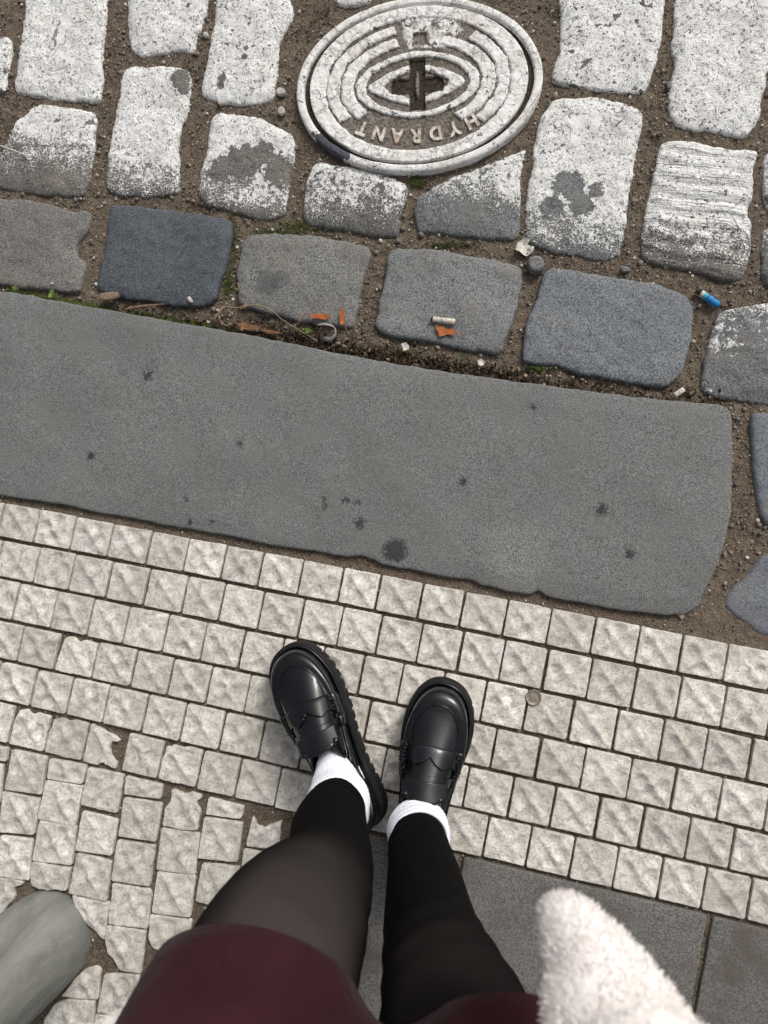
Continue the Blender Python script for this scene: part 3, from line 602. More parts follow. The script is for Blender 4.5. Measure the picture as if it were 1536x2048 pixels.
# ------------------------------------------------------------------ hydrant cover
def mat_cover():
    m = NT('flaking_white_iron')
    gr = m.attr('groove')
    white = m.mix(m.ramp(m.noise(60, 4, .65), .42, .66, 0, .7), (.76, .755, .735), (.60, .575, .53))
    white = m.mix(m.ramp(m.noise(330, 2, .6), .57, .66, 0, .5), white, (.30, .28, .25))
    vd = m.vec('ADD', m.pos, m.vec('SCALE', m.noise(120, 2, out=1), .012))
    cr = m.ramp(m.voro(60, 'DISTANCE_TO_EDGE', vec=vd), .006, .03, 1, 0); cr = m.math('MULTIPLY', cr, m.ramp(m.noise(20, 2), .44, .52))
    white = m.mix(m.math('MULTIPLY', cr, .55), white, (.12, .10, .085))
    rust = m.math('MULTIPLY', m.ramp(m.noise(75, 3, .6, dist=1), .62, .68, 0, .8), m.ramp(m.noise(9, 1), .42, .6)); white = m.mix(rust, white, (.36, .19, .10))
    white = m.mix(m.ramp(m.noise(28, 5, .7, dist=.8), .5, .66, 0, .4), white, (.40, .355, .30))
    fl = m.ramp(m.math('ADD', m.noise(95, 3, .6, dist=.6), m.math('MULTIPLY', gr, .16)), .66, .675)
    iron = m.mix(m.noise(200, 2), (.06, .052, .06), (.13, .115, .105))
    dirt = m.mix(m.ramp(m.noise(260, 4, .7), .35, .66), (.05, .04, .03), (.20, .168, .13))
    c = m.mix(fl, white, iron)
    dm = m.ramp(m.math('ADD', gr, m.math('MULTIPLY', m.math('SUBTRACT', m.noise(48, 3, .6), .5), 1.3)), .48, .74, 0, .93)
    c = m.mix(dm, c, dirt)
    # bare iron patch low on the left of the ring
    p = gp(655, 300, 0); d = m.vec('DISTANCE', m.pos, (p[0], p[1], 0)); d = m.math('ADD', d, m.math('MULTIPLY', m.math('SUBTRACT', m.noise(70, 3), .5), .05))
    c = m.mix(m.math('MULTIPLY', m.ramp(d, .036, .039, 1, 0), m.attr('ring')), c, (.065, .062, .08))
    blk = m.attr('pit'); c = m.mix(blk, c, (.022, .018, .015))
    white = white
    h = m.math('ADD', m.noise(230, 4, .7), m.math('ADD', m.math('MULTIPLY', cr, -1.2), m.math('MULTIPLY', m.noise(50, 3, dist=1), 1.2)))
    return m.out(c, .7, m.bump(h, .9, .0014), spec=.35)
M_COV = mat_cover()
K_ = CA / 677.0                                # metres per unit of the drawing below (outer ring half-length 677)
SY = CBv / (485.0 * K_)
cover = empty('hydrant_cover', (CC[0], CC[1], -.006), CANG)
tag(cover, 'oval white flaking iron hydrant cover with raised rings and a cross hole', 'hydrant cover')
def set_attr(o, name, vals):
    a = o.data.attributes.new(name, 'FLOAT', 'POINT'); a.data.foreach_set('value', np.array(vals, 'f'))
# outer ring
n = 200; prof = [(1.0, -.05), (1.0, -.002), (.994, .0004), (.975, .0012), (.95, .001), (.937, .0002), (.932, -.003), (.93, -.04)]
vs, fs, ring = [], [], []
for i in range(n):
    a = 2 * math.pi * i / n
    for s_, z in prof:
        inn = 1 - (1 - s_) * 1.15
        wob = 1 + .004 * nz(math.cos(a) * 6, math.sin(a) * 6, s_)
        rr_x = 677 * K_ - (1 - s_) * 677 * K_; rr_y = 485 * K_ * SY - (1 - s_) * 677 * K_ * .95
        vs.append((rr_x * wob * math.cos(a), rr_y * wob * math.sin(a), z + .0007 * nz(math.cos(a) * 9, math.sin(a) * 9, s_ * 5)))
m_ = len(prof)
for i in range(n):
    for j in range(m_ - 1): a, b = i * m_ + j, ((i + 1) % n) * m_ + j; fs.append((a, b, b + 1, a + 1))
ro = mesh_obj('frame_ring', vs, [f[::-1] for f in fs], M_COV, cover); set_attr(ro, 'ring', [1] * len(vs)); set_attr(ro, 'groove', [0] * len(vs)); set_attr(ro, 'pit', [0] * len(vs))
# lid
LA, LB = 600 * K_, 430 * K_ * SY
def band(v, lo, hi, e): return smooth01((v - lo + e) / (2 * e)) * (1 - smooth01((v - hi + e) / (2 * e)))
def lid_relief(x, y, full=False):
    u = x / K_; v = y / K_ / SY; h = np.zeros_like(u)
    def er(a, b): return np.hypot(u / a, v / b)
    ang = np.degrees(np.arctan2(v / 300, u / 472))
    jg = np.array([nz(p / 40, q_ / 40, 5) for p, q_ in zip(u, v)]) * .022 + np.array([nz(p / 14, q_ / 14, 8) for p, q_ in zip(u, v)]) * .012
    e0 = er(600, 430) + jg * .4; h = np.maximum(h, band(e0, .85, 1.05, .008))
    lft = ((ang > 104) | (ang < -146)).astype(float); rgt = ((ang < 52) & (ang > -46)).astype(float)
    e1 = er(476, 318) + jg; h = np.maximum(h, band(e1, .915, 1.062, .012) * np.maximum(lft, rgt))
    e2 = er(393, 246) + jg; lft2 = ((ang > 106) | (ang < -140)).astype(float); rgt2 = ((ang < 70) & (ang > -55)).astype(float)
    h = np.maximum(h, band(e2, .895, 1.085, .015) * np.maximum(lft2, rgt2))
    ey = np.abs(u / 342) ** 1.8 + np.abs((v + 5) / 182) ** 1.9 + jg * 1.5; h = np.maximum(h, band(ey, .72, 1.0, .03))
    ey2 = np.abs((u + 5) / 265) ** 1.35 + np.abs((v + 5) / 112) ** 1.5 + jg * 2; h = np.maximum(h, .95 * band(ey2, .60, 1.0, .05))
    up = band(ang, 60, 100, 4) * band(er(600, 430), .45, .86, .02); h = np.maximum(h, .42 * up)
    knob = (np.hypot(u + 480, v + 28) < 24); h = np.where(knob, 1.5, h)
    tabb = (np.abs(u - 14) < 34) & (np.abs(v - 248) < 34); h = np.where(tabb, -.6, h)
    cross = ((np.abs(u) < 42) & (np.abs(v + 3) < 140)) | ((np.abs(u) < 140) & (np.abs(v + 8) < 42)) ; rc = (np.hypot(np.abs(u) - 100, v + 8) < 44); cross = cross | rc
    pit = cross.astype(float)
    bar = (np.hypot(u / 11, v / 78) < 1); 
    h = np.where(cross, -3.0, h); h = np.where(bar, .1, h); pit = np.where(bar, 0, pit)
    if full: return h, pit, tabb
    return h
def lid_z(x, y, d):
    return lid_relief(x, y) * .0036 + np.array([nz(p * 90, q_ * 90, 2) * .0010 + nz(p * 260, q_ * 260, 2) * .0008 for p, q_ in zip(x, y)])
PE = np.stack([LA * np.cos(tt), LB * np.sin(tt)], 1)
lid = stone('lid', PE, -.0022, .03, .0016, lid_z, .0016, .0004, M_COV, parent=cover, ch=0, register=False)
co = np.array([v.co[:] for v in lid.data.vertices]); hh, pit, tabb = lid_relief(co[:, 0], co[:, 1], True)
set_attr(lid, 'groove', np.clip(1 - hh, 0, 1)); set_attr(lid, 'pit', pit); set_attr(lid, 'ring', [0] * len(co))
# packed dirt in the gap and under the lid
sv = [(0, 0, -.0062)]; sf = []
for i in range(64): a = 2 * math.pi * i / 64; sv.append((CA * .96 * math.cos(a), CBv * .95 * math.sin(a), -.0062)); sf.append((0, 1 + i, 1 + (i + 1) % 64))
M_DK = mat_plain('gap_dirt', (.03, .024, .018), (.085, .065, .05), 300, .95, .1, 1, .002)
mesh_obj('dirt_bed', sv, sf, M_DK, cover)
# lettering: seven raised letters round the lower rim, tops outward
LV, LF = [], []
for i, ch_ in enumerate('HYDRANT'):
    cu = bpy.data.curves.new('t', 'FONT'); cu.body = ch_; cu.size = .0315; cu.extrude = .0011; cu.bevel_depth = .0004; cu.align_x = 'CENTER'; cu.resolution_u = 3; cu.offset = .0009
    ob = bpy.data.objects.new('t', cu); COL.objects.link(ob); bpy.context.view_layer.update()
    me = bpy.data.meshes.new_from_object(ob.evaluated_get(bpy.context.evaluated_depsgraph_get())); b0 = len(LV)
    th = R_(-52.5 - i * 12.8)                                     # around the lower rim, from right to left
    u_ = 455 * math.cos(th); v_ = 254 * math.sin(th)
    tx, ty = -math.cos(th) / 1, -math.sin(th)
    # outward direction is the top of the letter
    oux, ouy = math.cos(th) / 430, math.sin(th) / 262; l_ = math.hypot(oux, ouy); oux, ouy = oux / l_, ouy / l_
    rx, ry = ouy, -oux                                             # reading direction
    for v in me.vertices:
        a, b, c = v.co; a *= .86
        LV.append((u_ * K_ + a * rx + b * oux, v_ * K_ * SY + a * ry + b * ouy, .0012 + c - .0022))
    LF += [tuple(b0 + k for k in p.vertices) for p in me.polygons]
    bpy.data.objects.remove(ob); bpy.data.meshes.remove(me)
M_LET = mat_plain('worn_white_letter', (.66, .63, .58), (.36, .28, .21), 110, .7, .3, .8, .0008)
lt = mesh_obj('lettering', LV, LF, M_LET, lid, smooth=False)
lt['label'] = 'raised letters HYDRANT round the lid, upside down in the photo'

# ------------------------------------------------------------------ bollard
def mat_bollard():
    m = NT('smooth_concrete')
    mp = m.n.new('ShaderNodeMapping'); m.link(m.pos, mp.inputs[0]); mp.inputs['Scale'].default_value = (1, 1, .22); mp.inputs['Rotation'].default_value = (.35, .2, .5)
    v = mp.outputs[0]
    c = m.cramp(m.noise(20, 6, .72, vec=v, dist=1.2), [(.3, (.13, .135, .12)), (.5, (.21, .215, .195)), (.68, (.30, .305, .28))])
    c = m.mix(m.ramp(m.noise(30, 4, .7, vec=v, dist=3), .6, .72, 0, .5), c, (.46, .47, .45))
    c = m.mix(m.ramp(m.noise(5, 2), .5, .7, 0, .4), c, (.14, .145, .13))
    return m.out(c, .62, m.bump(m.noise(160, 5, .7), .6, .0014), spec=.35)
vs, fs = [], []; nB = 64; hsB = [-.04, -.004, .0, .01, .05, .12, .2, .3, .4, .5, .6, .66, .70, .73, .75, .757, .76]
for k, z in enumerate(hsB):
    r0 = .074 + .004 * math.sin(min(z, .6) * 3.5)
    if z > .66: r0 *= math.sqrt(max(0.001, 1 - ((z - .66) / .1005) ** 2))
    for i in range(nB):
        a = 2 * math.pi * i / nB; r1 = r0 * (1 + .03 * nz(math.cos(a) * 1.5, math.sin(a) * 1.5, z * 3) + .006 * nz(math.cos(a) * 9, math.sin(a) * 9, z * 30))
        vs.append((r1 * math.cos(a), r1 * math.sin(a), z))
for k in range(len(hsB) - 1):
    for i in range(nB): a, b = k * nB + i, k * nB + (i + 1) % nB; fs.append((a, b, b + nB, a + nB))
fs.append(tuple(range((len(hsB) - 1) * nB, len(hsB) * nB)))
bo = mesh_obj('bollard', vs, fs, mat_bollard()); bo.location = (BC[0], BC[1], -.004)
tag(bo, 'round grey concrete bollard with pale streaks, rising at the lower left', 'bollard')

# ------------------------------------------------------------------ small things lying about
def tube(pts, rad, n=8, cap=True):
    P = [Vector(p) for p in pts]; V, Fc = [], []; rad = rad if hasattr(rad, '__len__') else [rad] * len(P)
    up = Vector((0, 0, 1))
    for i, p in enumerate(P):
        t = (P[min(i + 1, len(P) - 1)] - P[max(i - 1, 0)]).normalized(); u = up if abs(t.dot(up)) < .95 else Vector((1, 0, 0))
        a = t.cross(u).normalized(); b = a.cross(t)
        for k in range(n): w = 2 * math.pi * k / n; V.append(p + (a * math.cos(w) + b * math.sin(w)) * rad[i])
    for i in range(len(P) - 1):
        for k in range(n): a, b = i * n + k, i * n + (k + 1) % n; Fc.append((a, b, b + n, a + n))
    if cap: Fc.append(tuple(range(n))[::-1]); Fc.append(tuple(range((len(P) - 1) * n, len(P) * n)))
    return V, Fc
def spline(P, n=8):
    P = [Vector(p) for p in P]; out = []
    for i in range(len(P) - 1):
        a, b, c, d = P[max(i - 1, 0)], P[i], P[i + 1], P[min(i + 2, len(P) - 1)]
        for k in range(n): t = k / n; out.append(.5 * ((2 * b) + (c - a) * t + (2 * a - 5 * b + 4 * c - d) * t * t + (3 * b - a - 3 * c + d) * t ** 3))
    return out + [P[-1]]
def rel(px_a, px_b, z, r):   # root at the middle of a lying cylinder, returns root loc, end vectors
    a, b = g3(*px_a, z + r), g3(*px_b, z + r); c = (a + b) / 2; return c, a - c, b - c
def cyl_part(name, p0, p1, r, mat, parent, wob=.04, n=14, steps=5):
    pts = [p0.lerp(p1, i / steps) for i in range(steps + 1)]; V, Fc = tube(pts, [r * (1 + random.uniform(-wob, wob)) for _ in pts], n)
    V = [v + Vector((random.uniform(-1, 1), random.uniform(-1, 1), random.uniform(-1, 1))) * r * wob for v in V]
    return mesh_obj(name, V, Fc, mat, parent)
M_PAPER = mat_plain('dirty_white_paper', (.62, .60, .55), (.40, .37, .32), 160, .85, .2)
M_FILT = mat_plain('filter_pale', (.66, .62, .54), (.5, .42, .33), 200, .9, .2)
M_BLUE = mat_plain('blue_paper', (.015, .17, .42), (.02, .22, .52), 200, .6, .3)
M_TEAL = mat_plain('teal_band', (.05, .38, .45), (.1, .42, .45), 200, .6, .3)
M_ASH = mat_plain('ash', (.03, .026, .022), (.07, .055, .045), 300, .95, .1)
def butt(pa, pb, z, r, lab, bits):
    c, a, b = rel(pa, pb, z, r); root = empty('cigarette_butt', (c.x, c.y, c.z - r)); tag(root, lab, 'cigarette end', 'cigarette ends lying on the ground'); up = Vector((0, 0, r))
    for nm, t0, t1, m, k in bits: cyl_part(nm, a.lerp(b, t0) + up, a.lerp(b, t1) + up, r * k, m, root)
butt((862, 638), (910, 644), -.0075, .0045, 'flattened off-white cigarette end on a bare grey cobble above an orange leaf', [('burnt_tip', 0, .08, M_ASH, .8), ('paper', .08, .45, M_PAPER, .97), ('filter', .45, 1, M_FILT, 1)])
butt((1393, 580), (1437, 611), -.016, .0052, 'blue and white cigarette end lying in the dirt at the right', [('burnt_tip', 0, .2, M_ASH, .85), ('paper', .2, .34, M_PAPER, 1), ('band', .34, .46, M_TEAL, 1.02), ('filter', .46, 1, M_BLUE, 1.03)])
butt((1349, 791), (1367, 779), -.008, .004, 'short white cigarette end in the joint at the right end of the kerb', [('paper', 0, .4, M_PAPER, .95), ('filter', .4, 1, M_FILT, 1)])

def flat_leaf(name, pl, z, mat, lab, cat, curl=.003, group=None, th=.0005, stem=None, nm='leaf'):
    P = GP(pl, z); c = P.mean(0); P = P - c
    if area(P) < 0: P = P[::-1]
    P = resample(P, .0018); lo, hi = P.min(0), P.max(0); gx, gy = np.meshgrid(np.arange(lo[0], hi[0], .002), np.arange(lo[1], hi[1], .002)); G = np.stack([gx.ravel(), gy.ravel()], 1); G = G[inside(P, G)]; G = G[dist_to(P, G) > .0008] if len(G) else G
    vv, _, ff, *_ = delaunay_2d_cdt([Vector(v) for v in np.vstack([P, G])], [], [list(range(len(P)))], 1, 1e-7)
    L = max(np.hypot(*P.T)); sd_ = random.uniform(0, 50)
    zz = [curl * ((math.hypot(v.x, v.y) / L) ** 2 + .8 * nz(v.x * 90, v.y * 90, sd_)) + .001 for v in vv]
    V = [(v.x, v.y, a) for v, a in zip(vv, zz)]; n_ = len(V); V += [(v.x, v.y, a - th) for v, a in zip(vv, zz)]
    Fc = [tuple(f) for f in ff] + [tuple(n_ + i for i in f[::-1]) for f in ff]
    if stem:
        sv, sf = tube(spline([Vector((*(gp(x, y, z) - c), .0015)) for x, y in stem]), .0005, 6); b0 = len(V); V += [tuple(v) for v in sv]; Fc += [tuple(b0 + k for k in f) for f in sf]
    o = mesh_obj(name, V, Fc, mat); o.location = (c[0], c[1], z); return tag(o, lab, cat, group)
M_ORL = mat_plain('orange_leaf', (.42, .13, .04), (.28, .09, .035), 220, .8, .2); M_BRL = mat_plain('brown_leaf', (.20, .11, .055), (.11, .06, .035), 160, .8, .2)
M_GNL = mat_plain('olive_leaf', (.06, .065, .035), (.09, .09, .05), 160, .8, .2)
flat_leaf('leaf', [(873,650),(880,654),(888,652),(892,658),(904,657),(911,662),(912,669),(904,671),(895,669),(886,673),(878,674),(876,664),(871,657)], -.007, M_ORL, 'small torn orange leaf on a grey cobble under the cigarette end', 'leaf', .002, 'fallen leaves', stem=[(870, 662), (892, 665), (932, 670)])
flat_leaf('leaf', [(622,629),(640,628),(658,629),(661,636),(650,640),(636,637),(624,637)], -.006, M_ORL, 'orange leaf strip with a curled stalk above the grey scrap', 'leaf', .002, 'fallen leaves', stem=[(598, 645), (603, 635), (612, 632), (623, 629)])
flat_leaf('leaf', [(680,620),(688,619),(690,636),(686,652),(680,648)], -.006, M_ORL, 'upright orange leaf strip right of the grey scrap', 'leaf', .002, 'fallen leaves', stem=[(689, 605), (688, 625), (693, 664)])
flat_leaf('leaf', [(474,647),(490,645),(508,650),(522,653),(522,660),(505,662),(488,659),(478,654)], -.004, M_BRL, 'oval brown leaf lying on the kerb edge by the roots', 'leaf', .003, 'fallen leaves')
flat_leaf('leaf', [(520,661),(540,660),(560,664),(558,668),(538,667)], -.004, M_BRL, 'narrow pale brown leaf sliver on the kerb edge', 'leaf', .001, 'fallen leaves')
flat_leaf('leaf', [(908,707),(920,705),(934,709),(938,715),(926,719),(912,716)], -.005, M_GNL, 'dark olive leaf in the joint above the kerb middle', 'leaf', .002, 'fallen leaves')
flat_leaf('leaf', [(648,655),(660,652),(662,665),(655,668)], -.006, M_BRL, 'brown leaf scrap inside the grey curl', 'leaf', .002, 'fallen leaves')
flat_leaf('paper_scrap', [(803,689),(812,686),(819,693),(818,700),(808,702)], -.006, M_PAPER, 'crumpled pale paper bit on the kerb joint, left of the cigarette end', 'paper scrap', .004, 'paper scraps')
flat_leaf('paper_scrap', [(955,722),(963,718),(970,724),(966,733),(957,731)], -.006, M_PAPER, 'tiny white paper bit in the joint above the kerb middle', 'paper scrap', .003, 'paper scraps')
flat_leaf('paper_scrap', [(1035,488),(1048,478),(1060,480),(1056,488),(1068,496),(1066,506),(1052,515),(1040,508),(1030,503)], -.016, mat_plain('crushed_paper', (.68, .66, .60), (.36, .34, .27), 130, .7, .3, 1, .002), 'crumpled white paper in the joint below the cobbles', 'paper scrap', .008, 'paper scraps')
# roots
M_ROOT = mat_plain('dry_root', (.33, .25, .16), (.22, .155, .10), 180, .85, .2)
RV, RF = [], []
for pl, r in (([(476,566),(480,580),(492,592),(493,605),(491,618)], .0009), ([(428,640),(438,624),(452,613),(470,616),(495,611),(525,612),(548,625),(565,640),(590,655),(635,682)], .0013), ([(450,614),(438,620),(440,640),(455,651),(466,642),(473,625)], .0010),
              ([(455,612),(445,618),(432,632),(430,642)], .0011), ([(462,611),(452,608),(440,618)], .001), ([(480,617),(488,615),(491,605)], .001), ([(458,618),(462,626),(468,629)], .0007)):
    pts = spline([g3(x, y, -.0045 + .0015 * math.sin(i * 1.7)) for i, (x, y) in enumerate(pl)], 7); b0 = len(RV); v, f = tube(pts, [r * (1 - .55 * i / len(pts)) for i in range(len(pts))], 7); RV += [tuple(a) for a in v]; RF += [tuple(b0 + k for k in q_) for q_ in f]
tag(mesh_obj('root', RV, RF, M_ROOT), 'tangle of thin tan roots trailing over the kerb edge', 'root')
v, f = tube(spline([g3(250, 619, -.003), g3(285, 613, -.002), g3(330, 608, -.003)], 6), [.0018, .002, .0024, .0022, .002, .0024, .0026, .0022, .002, .0016, .0014, .0012, .0008], 7)
tag(mesh_obj('twig', v, f, mat_plain('twig_bark', (.24, .155, .10), (.13, .08, .055), 180, .85)), 'thin brown twig lying along the kerb edge under the dark blue cobble', 'twig')
v, f = tube(spline([g3(0, 291, -.006), g3(25, 300, -.004), g3(57, 312, -.006)], 6), .0012, 6)
tag(mesh_obj('straw', v, f, mat_plain('pale_straw', (.7, .69, .66), (.5, .49, .45), 180, .5)), 'thin whitish stalk lying on the cobble at the left edge', 'straw')
v, f = tube(spline([g3(190, 50, -.012), g3(620, 45, -.014), g3(655, 12, -.013)][1:], 6), .0012, 6)
tag(mesh_obj('twig', v, f, M_BRL), 'thin dark stick in the dirt above the hydrant cover', 'twig')
def chunk(name, pl, z, h, mat, lab, cat, group=None, bev=.0012):
    o = stone(name, GP(pl, z), z + h, h, .002, rough_relief(len(pl), .001, .0008, .0005, .0006, .004), bev, .0004, mat, ch=1, register=False); return tag(o, lab, cat, group)
chunk('wood_chip', [(199,590),(214,586),(236,585),(239,589),(238,598),(222,601),(204,602)], -.006, .006, mat_plain('grey_brown_wood', (.26, .18, .13), (.16, .11, .08), 220, .85, .2), 'squared brown wood chip resting on the kerb edge', 'wood chip')
M_PB = mat_granite('pebble_grey', (.12, .12, .12)); M_PBL = mat_plain('pale_pebble', (.5, .48, .44), (.34, .31, .27), 150, .8)
chunk('pebble', [(1055,523),(1066,517),(1082,518),(1088,528),(1087,542),(1077,551),(1062,550),(1055,540)], -.018, .016, M_PB, 'rounded grey pebble between two gutter cobbles', 'pebble', 'loose pebbles', .005)
chunk('pebble', [(1239,538),(1247,533),(1258,539),(1261,545),(1250,547),(1242,545)], -.018, .008, M_PB, 'small angular dark pebble in the joint below the big painted cobble', 'pebble', 'loose pebbles')
chunk('pebble', [(375,598),(380,592),(386,601),(387,607),(380,606)], -.009, .005, M_PBL, 'pale pointed chip on the dark blue cobble', 'pebble', 'loose pebbles')
chunk('pebble', [(101,566),(107,565),(109,569),(103,571)], -.009, .003, M_PBL, 'tiny pale chip on the leftmost gutter cobble', 'pebble', 'loose pebbles')
chunk('pebble', [(408,69),(415,66),(419,73),(414,79),(408,76)], -.018, .006, M_PBL, 'white chip in the dirt left of the cobble with a peeling run', 'pebble', 'loose pebbles')
chunk('pebble', [(435,205),(443,203),(449,210),(441,214)], -.018, .007, M_PBL, 'white chip between the cobbles below the peeling run', 'pebble', 'loose pebbles')
chunk('pebble', [(553,184),(563,178),(573,186),(569,194),(556,193)], -.018, .008, M_PBL, 'larger pale chip left of the hydrant cover', 'pebble', 'loose pebbles')
chunk('pebble', [(556,222),(566,214),(573,226),(566,233),(558,231)], -.018, .007, M_PBL, 'pale chip at the lower left of the hydrant cover', 'pebble', 'loose pebbles')
chunk('pebble', [(1331,170),(1340,165),(1343,178),(1334,184)], -.018, .007, M_PB, 'grey pebble beside the broad white cobble at the right', 'pebble', 'loose pebbles')
chunk('pebble', [(745,382),(758,378),(760,392),(748,396)], -.009, .002, mat_plain('rust_fleck', (.4, .12, .07), (.25, .08, .05), 150), 'reddish fleck', 'pebble') if False else None
chunk('pebble', [(1352,1228),(1362,1222),(1368,1232),(1360,1240)], -.012, .009, mat_plain('tan_pebble', (.42, .31, .2), (.3, .22, .15), 150), 'tan pebble in the dirt at the lower right corner of the kerb', 'pebble', 'loose pebbles')
# grey plastic curl
pl = spline([g3(634, 650, -.004), g3(650, 648, 0), g3(668, 654, .002), g3(671, 668, .001), g3(660, 678, -.002), g3(642, 674, -.003), g3(652, 668, .001), g3(664, 668, .002)], 6)
V, Fc = [], []
for i, p in enumerate(pl):
    w = .0042 * (.6 + .4 * math.sin(i * .3)); t = (pl[min(i + 1, len(pl) - 1)] - pl[max(i - 1, 0)]).normalized(); s_ = t.cross(Vector((0, 0, 1))).normalized()
    for k in (-1, 1): V.append(p + s_ * w * .7 * k + Vector((0, 0, .003 * k)))
    for k in (1, -1): V.append(p + s_ * w * .7 * k + Vector((0, 0, .003 * k - .0006)))
for i in range(len(pl) - 1):
    for k in range(4): a, b = i * 4 + k, i * 4 + (k + 1) % 4; Fc.append((a, b, b + 4, a + 4))
tag(mesh_obj('plastic_scrap', V, Fc, mat_plain('grey_film', (.30, .28, .26), (.17, .155, .15), 120, .5, .4)), 'curled grey plastic strip in the litter beside the kerb', 'plastic scrap')
# coin
cr = empty('coin', (*gp(1067, 1395), .0012)); tag(cr, 'dull bronze coin lying over the joint between two cream tiles', 'coin')
M_COIN = mat_plain('dull_coin', (.20, .175, .13), (.30, .26, .20), 260, .55, .5, .6, .0006, Metallic=.4)
def lathe(prof, n=40):
    V, Fc = [], []
    for r, z in prof:
        for i in range(n): a = 2 * math.pi * i / n; V.append((r * math.cos(a), r * math.sin(a), z))
    for k in range(len(prof) - 1):
        for i in range(n): a, b = k * n + i, k * n + (i + 1) % n; Fc.append((a, b, b + n, a + n))
    Fc.append(tuple(range((len(prof) - 1) * n, len(prof) * n))); return V, Fc
V, Fc = lathe([(.0115, -.001), (.0117, -.0005), (.0117, .0006), (.0112, .0009), (.0104, .0009), (.0102, .0005), (.006, .0006), (.0045, .0009), (.001, .0010)]); mesh_obj('disc', V, Fc, M_COIN, cr)
# seedlings
M_WEED = mat_plain('weed_green', (.09, .17, .03), (.14, .22, .05), 200, .7)
for (x, y, s_, lab) in ((33, 577, 1.0, 'small green seedling at the left end of the kerb joint'), (107, 589, 1.1, 'second green seedling in the mossy kerb joint'), (617, 663, .8, 'tiny green sprig in the litter beside the plastic curl')):
    c = g3(x, y, -.005); root = empty('seedling', c); tag(root, lab, 'seedling', 'green seedlings in the kerb joint'); V, Fc = [], []
    sv, sf = tube([(0, 0, -.004), (0, 0, .004)], .0005, 5); mesh_obj('stem', sv, sf, M_WEED, root)
    for k in range(9):
        a = k * 2.4; L = random.uniform(.004, .008) * s_; w = L * .38; ct = Vector((math.cos(a), math.sin(a), .35)); sd_ = Vector((-math.sin(a), math.cos(a), 0)); b0 = len(V); z0 = Vector((0, 0, random.uniform(0, .004)))
        V += [z0, z0 + ct * L * .5 + sd_ * w, z0 + ct * L, z0 + ct * L * .5 - sd_ * w, z0 + ct * L * .5 + Vector((0, 0, -.0006))]; Fc += [(b0, b0 + 1, b0 + 4), (b0 + 1, b0 + 2, b0 + 4), (b0 + 2, b0 + 3, b0 + 4), (b0 + 3, b0, b0 + 4)]
    mesh_obj('leaves', V, Fc, M_WEED, root)

# ------------------------------------------------------------------ person
PC = (gp(722, 1600, 0) + gp(822, 1660, 0)) / 2; PO = Vector((PC[0], PC[1], 0))
person = empty('person', PO); tag(person, 'person in black loafers, white socks, sheer black tights, burgundy skirt and white fur', 'person')
def wobj(name, V, Fc, mat, parent, smooth=True): return mesh_obj(name, [Vector(v) - PO for v in V], Fc, mat, parent, smooth)

def mat_leather():
    m = NT('black_leather'); c = m.mix(m.ramp(m.noise(40, 3), .4, .7), (.0022, .0025, .0034), (.0045, .005, .0075))
    h = m.math('ADD', m.noise(900, 3, .6), m.math('MULTIPLY', m.noise(60, 3), 1.3)); r = m.ramp(m.noise(35, 3), .35, .7, .20, .30)
    return m.out(c, r, m.bump(h, .12, .0005), spec=.30, **{'Coat Weight': .24, 'Coat Roughness': .06})
M_LEA = mat_leather()
M_SOLE = mat_plain('black_rubber', (.006, .006, .0065), (.011, .011, .012), 90, .6, .2, .15, .0003)
M_SEAM = mat_plain('black_thread', (.006, .006, .006), (.02, .02, .022), 300, .7, .3)
M_LIN = mat_plain('dark_lining', (.03, .027, .025), (.05, .045, .04), 200, .8)

OUT = [(0,0),(.022,.004),(.034,.02),(.038,.05),(.037,.09),(.040,.13),(.047,.17),(.0535,.205),(.0535,.235),(.045,.264),(.028,.284),(.004,.2915),(-.018,.287),(-.036,.269),(-.0465,.24),(-.049,.21),(-.0455,.17),(-.038,.13),(-.034,.09),(-.035,.05),(-.032,.02),(-.020,.004)]
def closed_spline(P, n):
    P = np.array(P); m = len(P); o = []
    for i in range(m):
        a, b, c, d = P[(i - 1) % m], P[i], P[(i + 1) % m], P[(i + 2) % m]
        for k in range(6): t = k / 6; o.append(.5 * ((2 * b) + (c - a) * t + (2 * a - 5 * b + 4 * c - d) * t * t + (3 * b - a - 3 * c + d) * t ** 3))
    o = np.array(o); Q = np.vstack([o, o[:1]]); L = np.r_[0, np.cumsum(np.hypot(*np.diff(Q, axis=0).T))]; t = np.linspace(0, L[-1], n, endpoint=False)
    return np.stack([np.interp(t, L, Q[:, 0]), np.interp(t, L, Q[:, 1])], 1)
def normals2(P):
    T = np.roll(P, -1, 0) - np.roll(P, 1, 0); T /= np.hypot(*T.T)[:, None]; N = np.stack([T[:, 1], -T[:, 0]], 1)
    return N if area(P) > 0 else -N

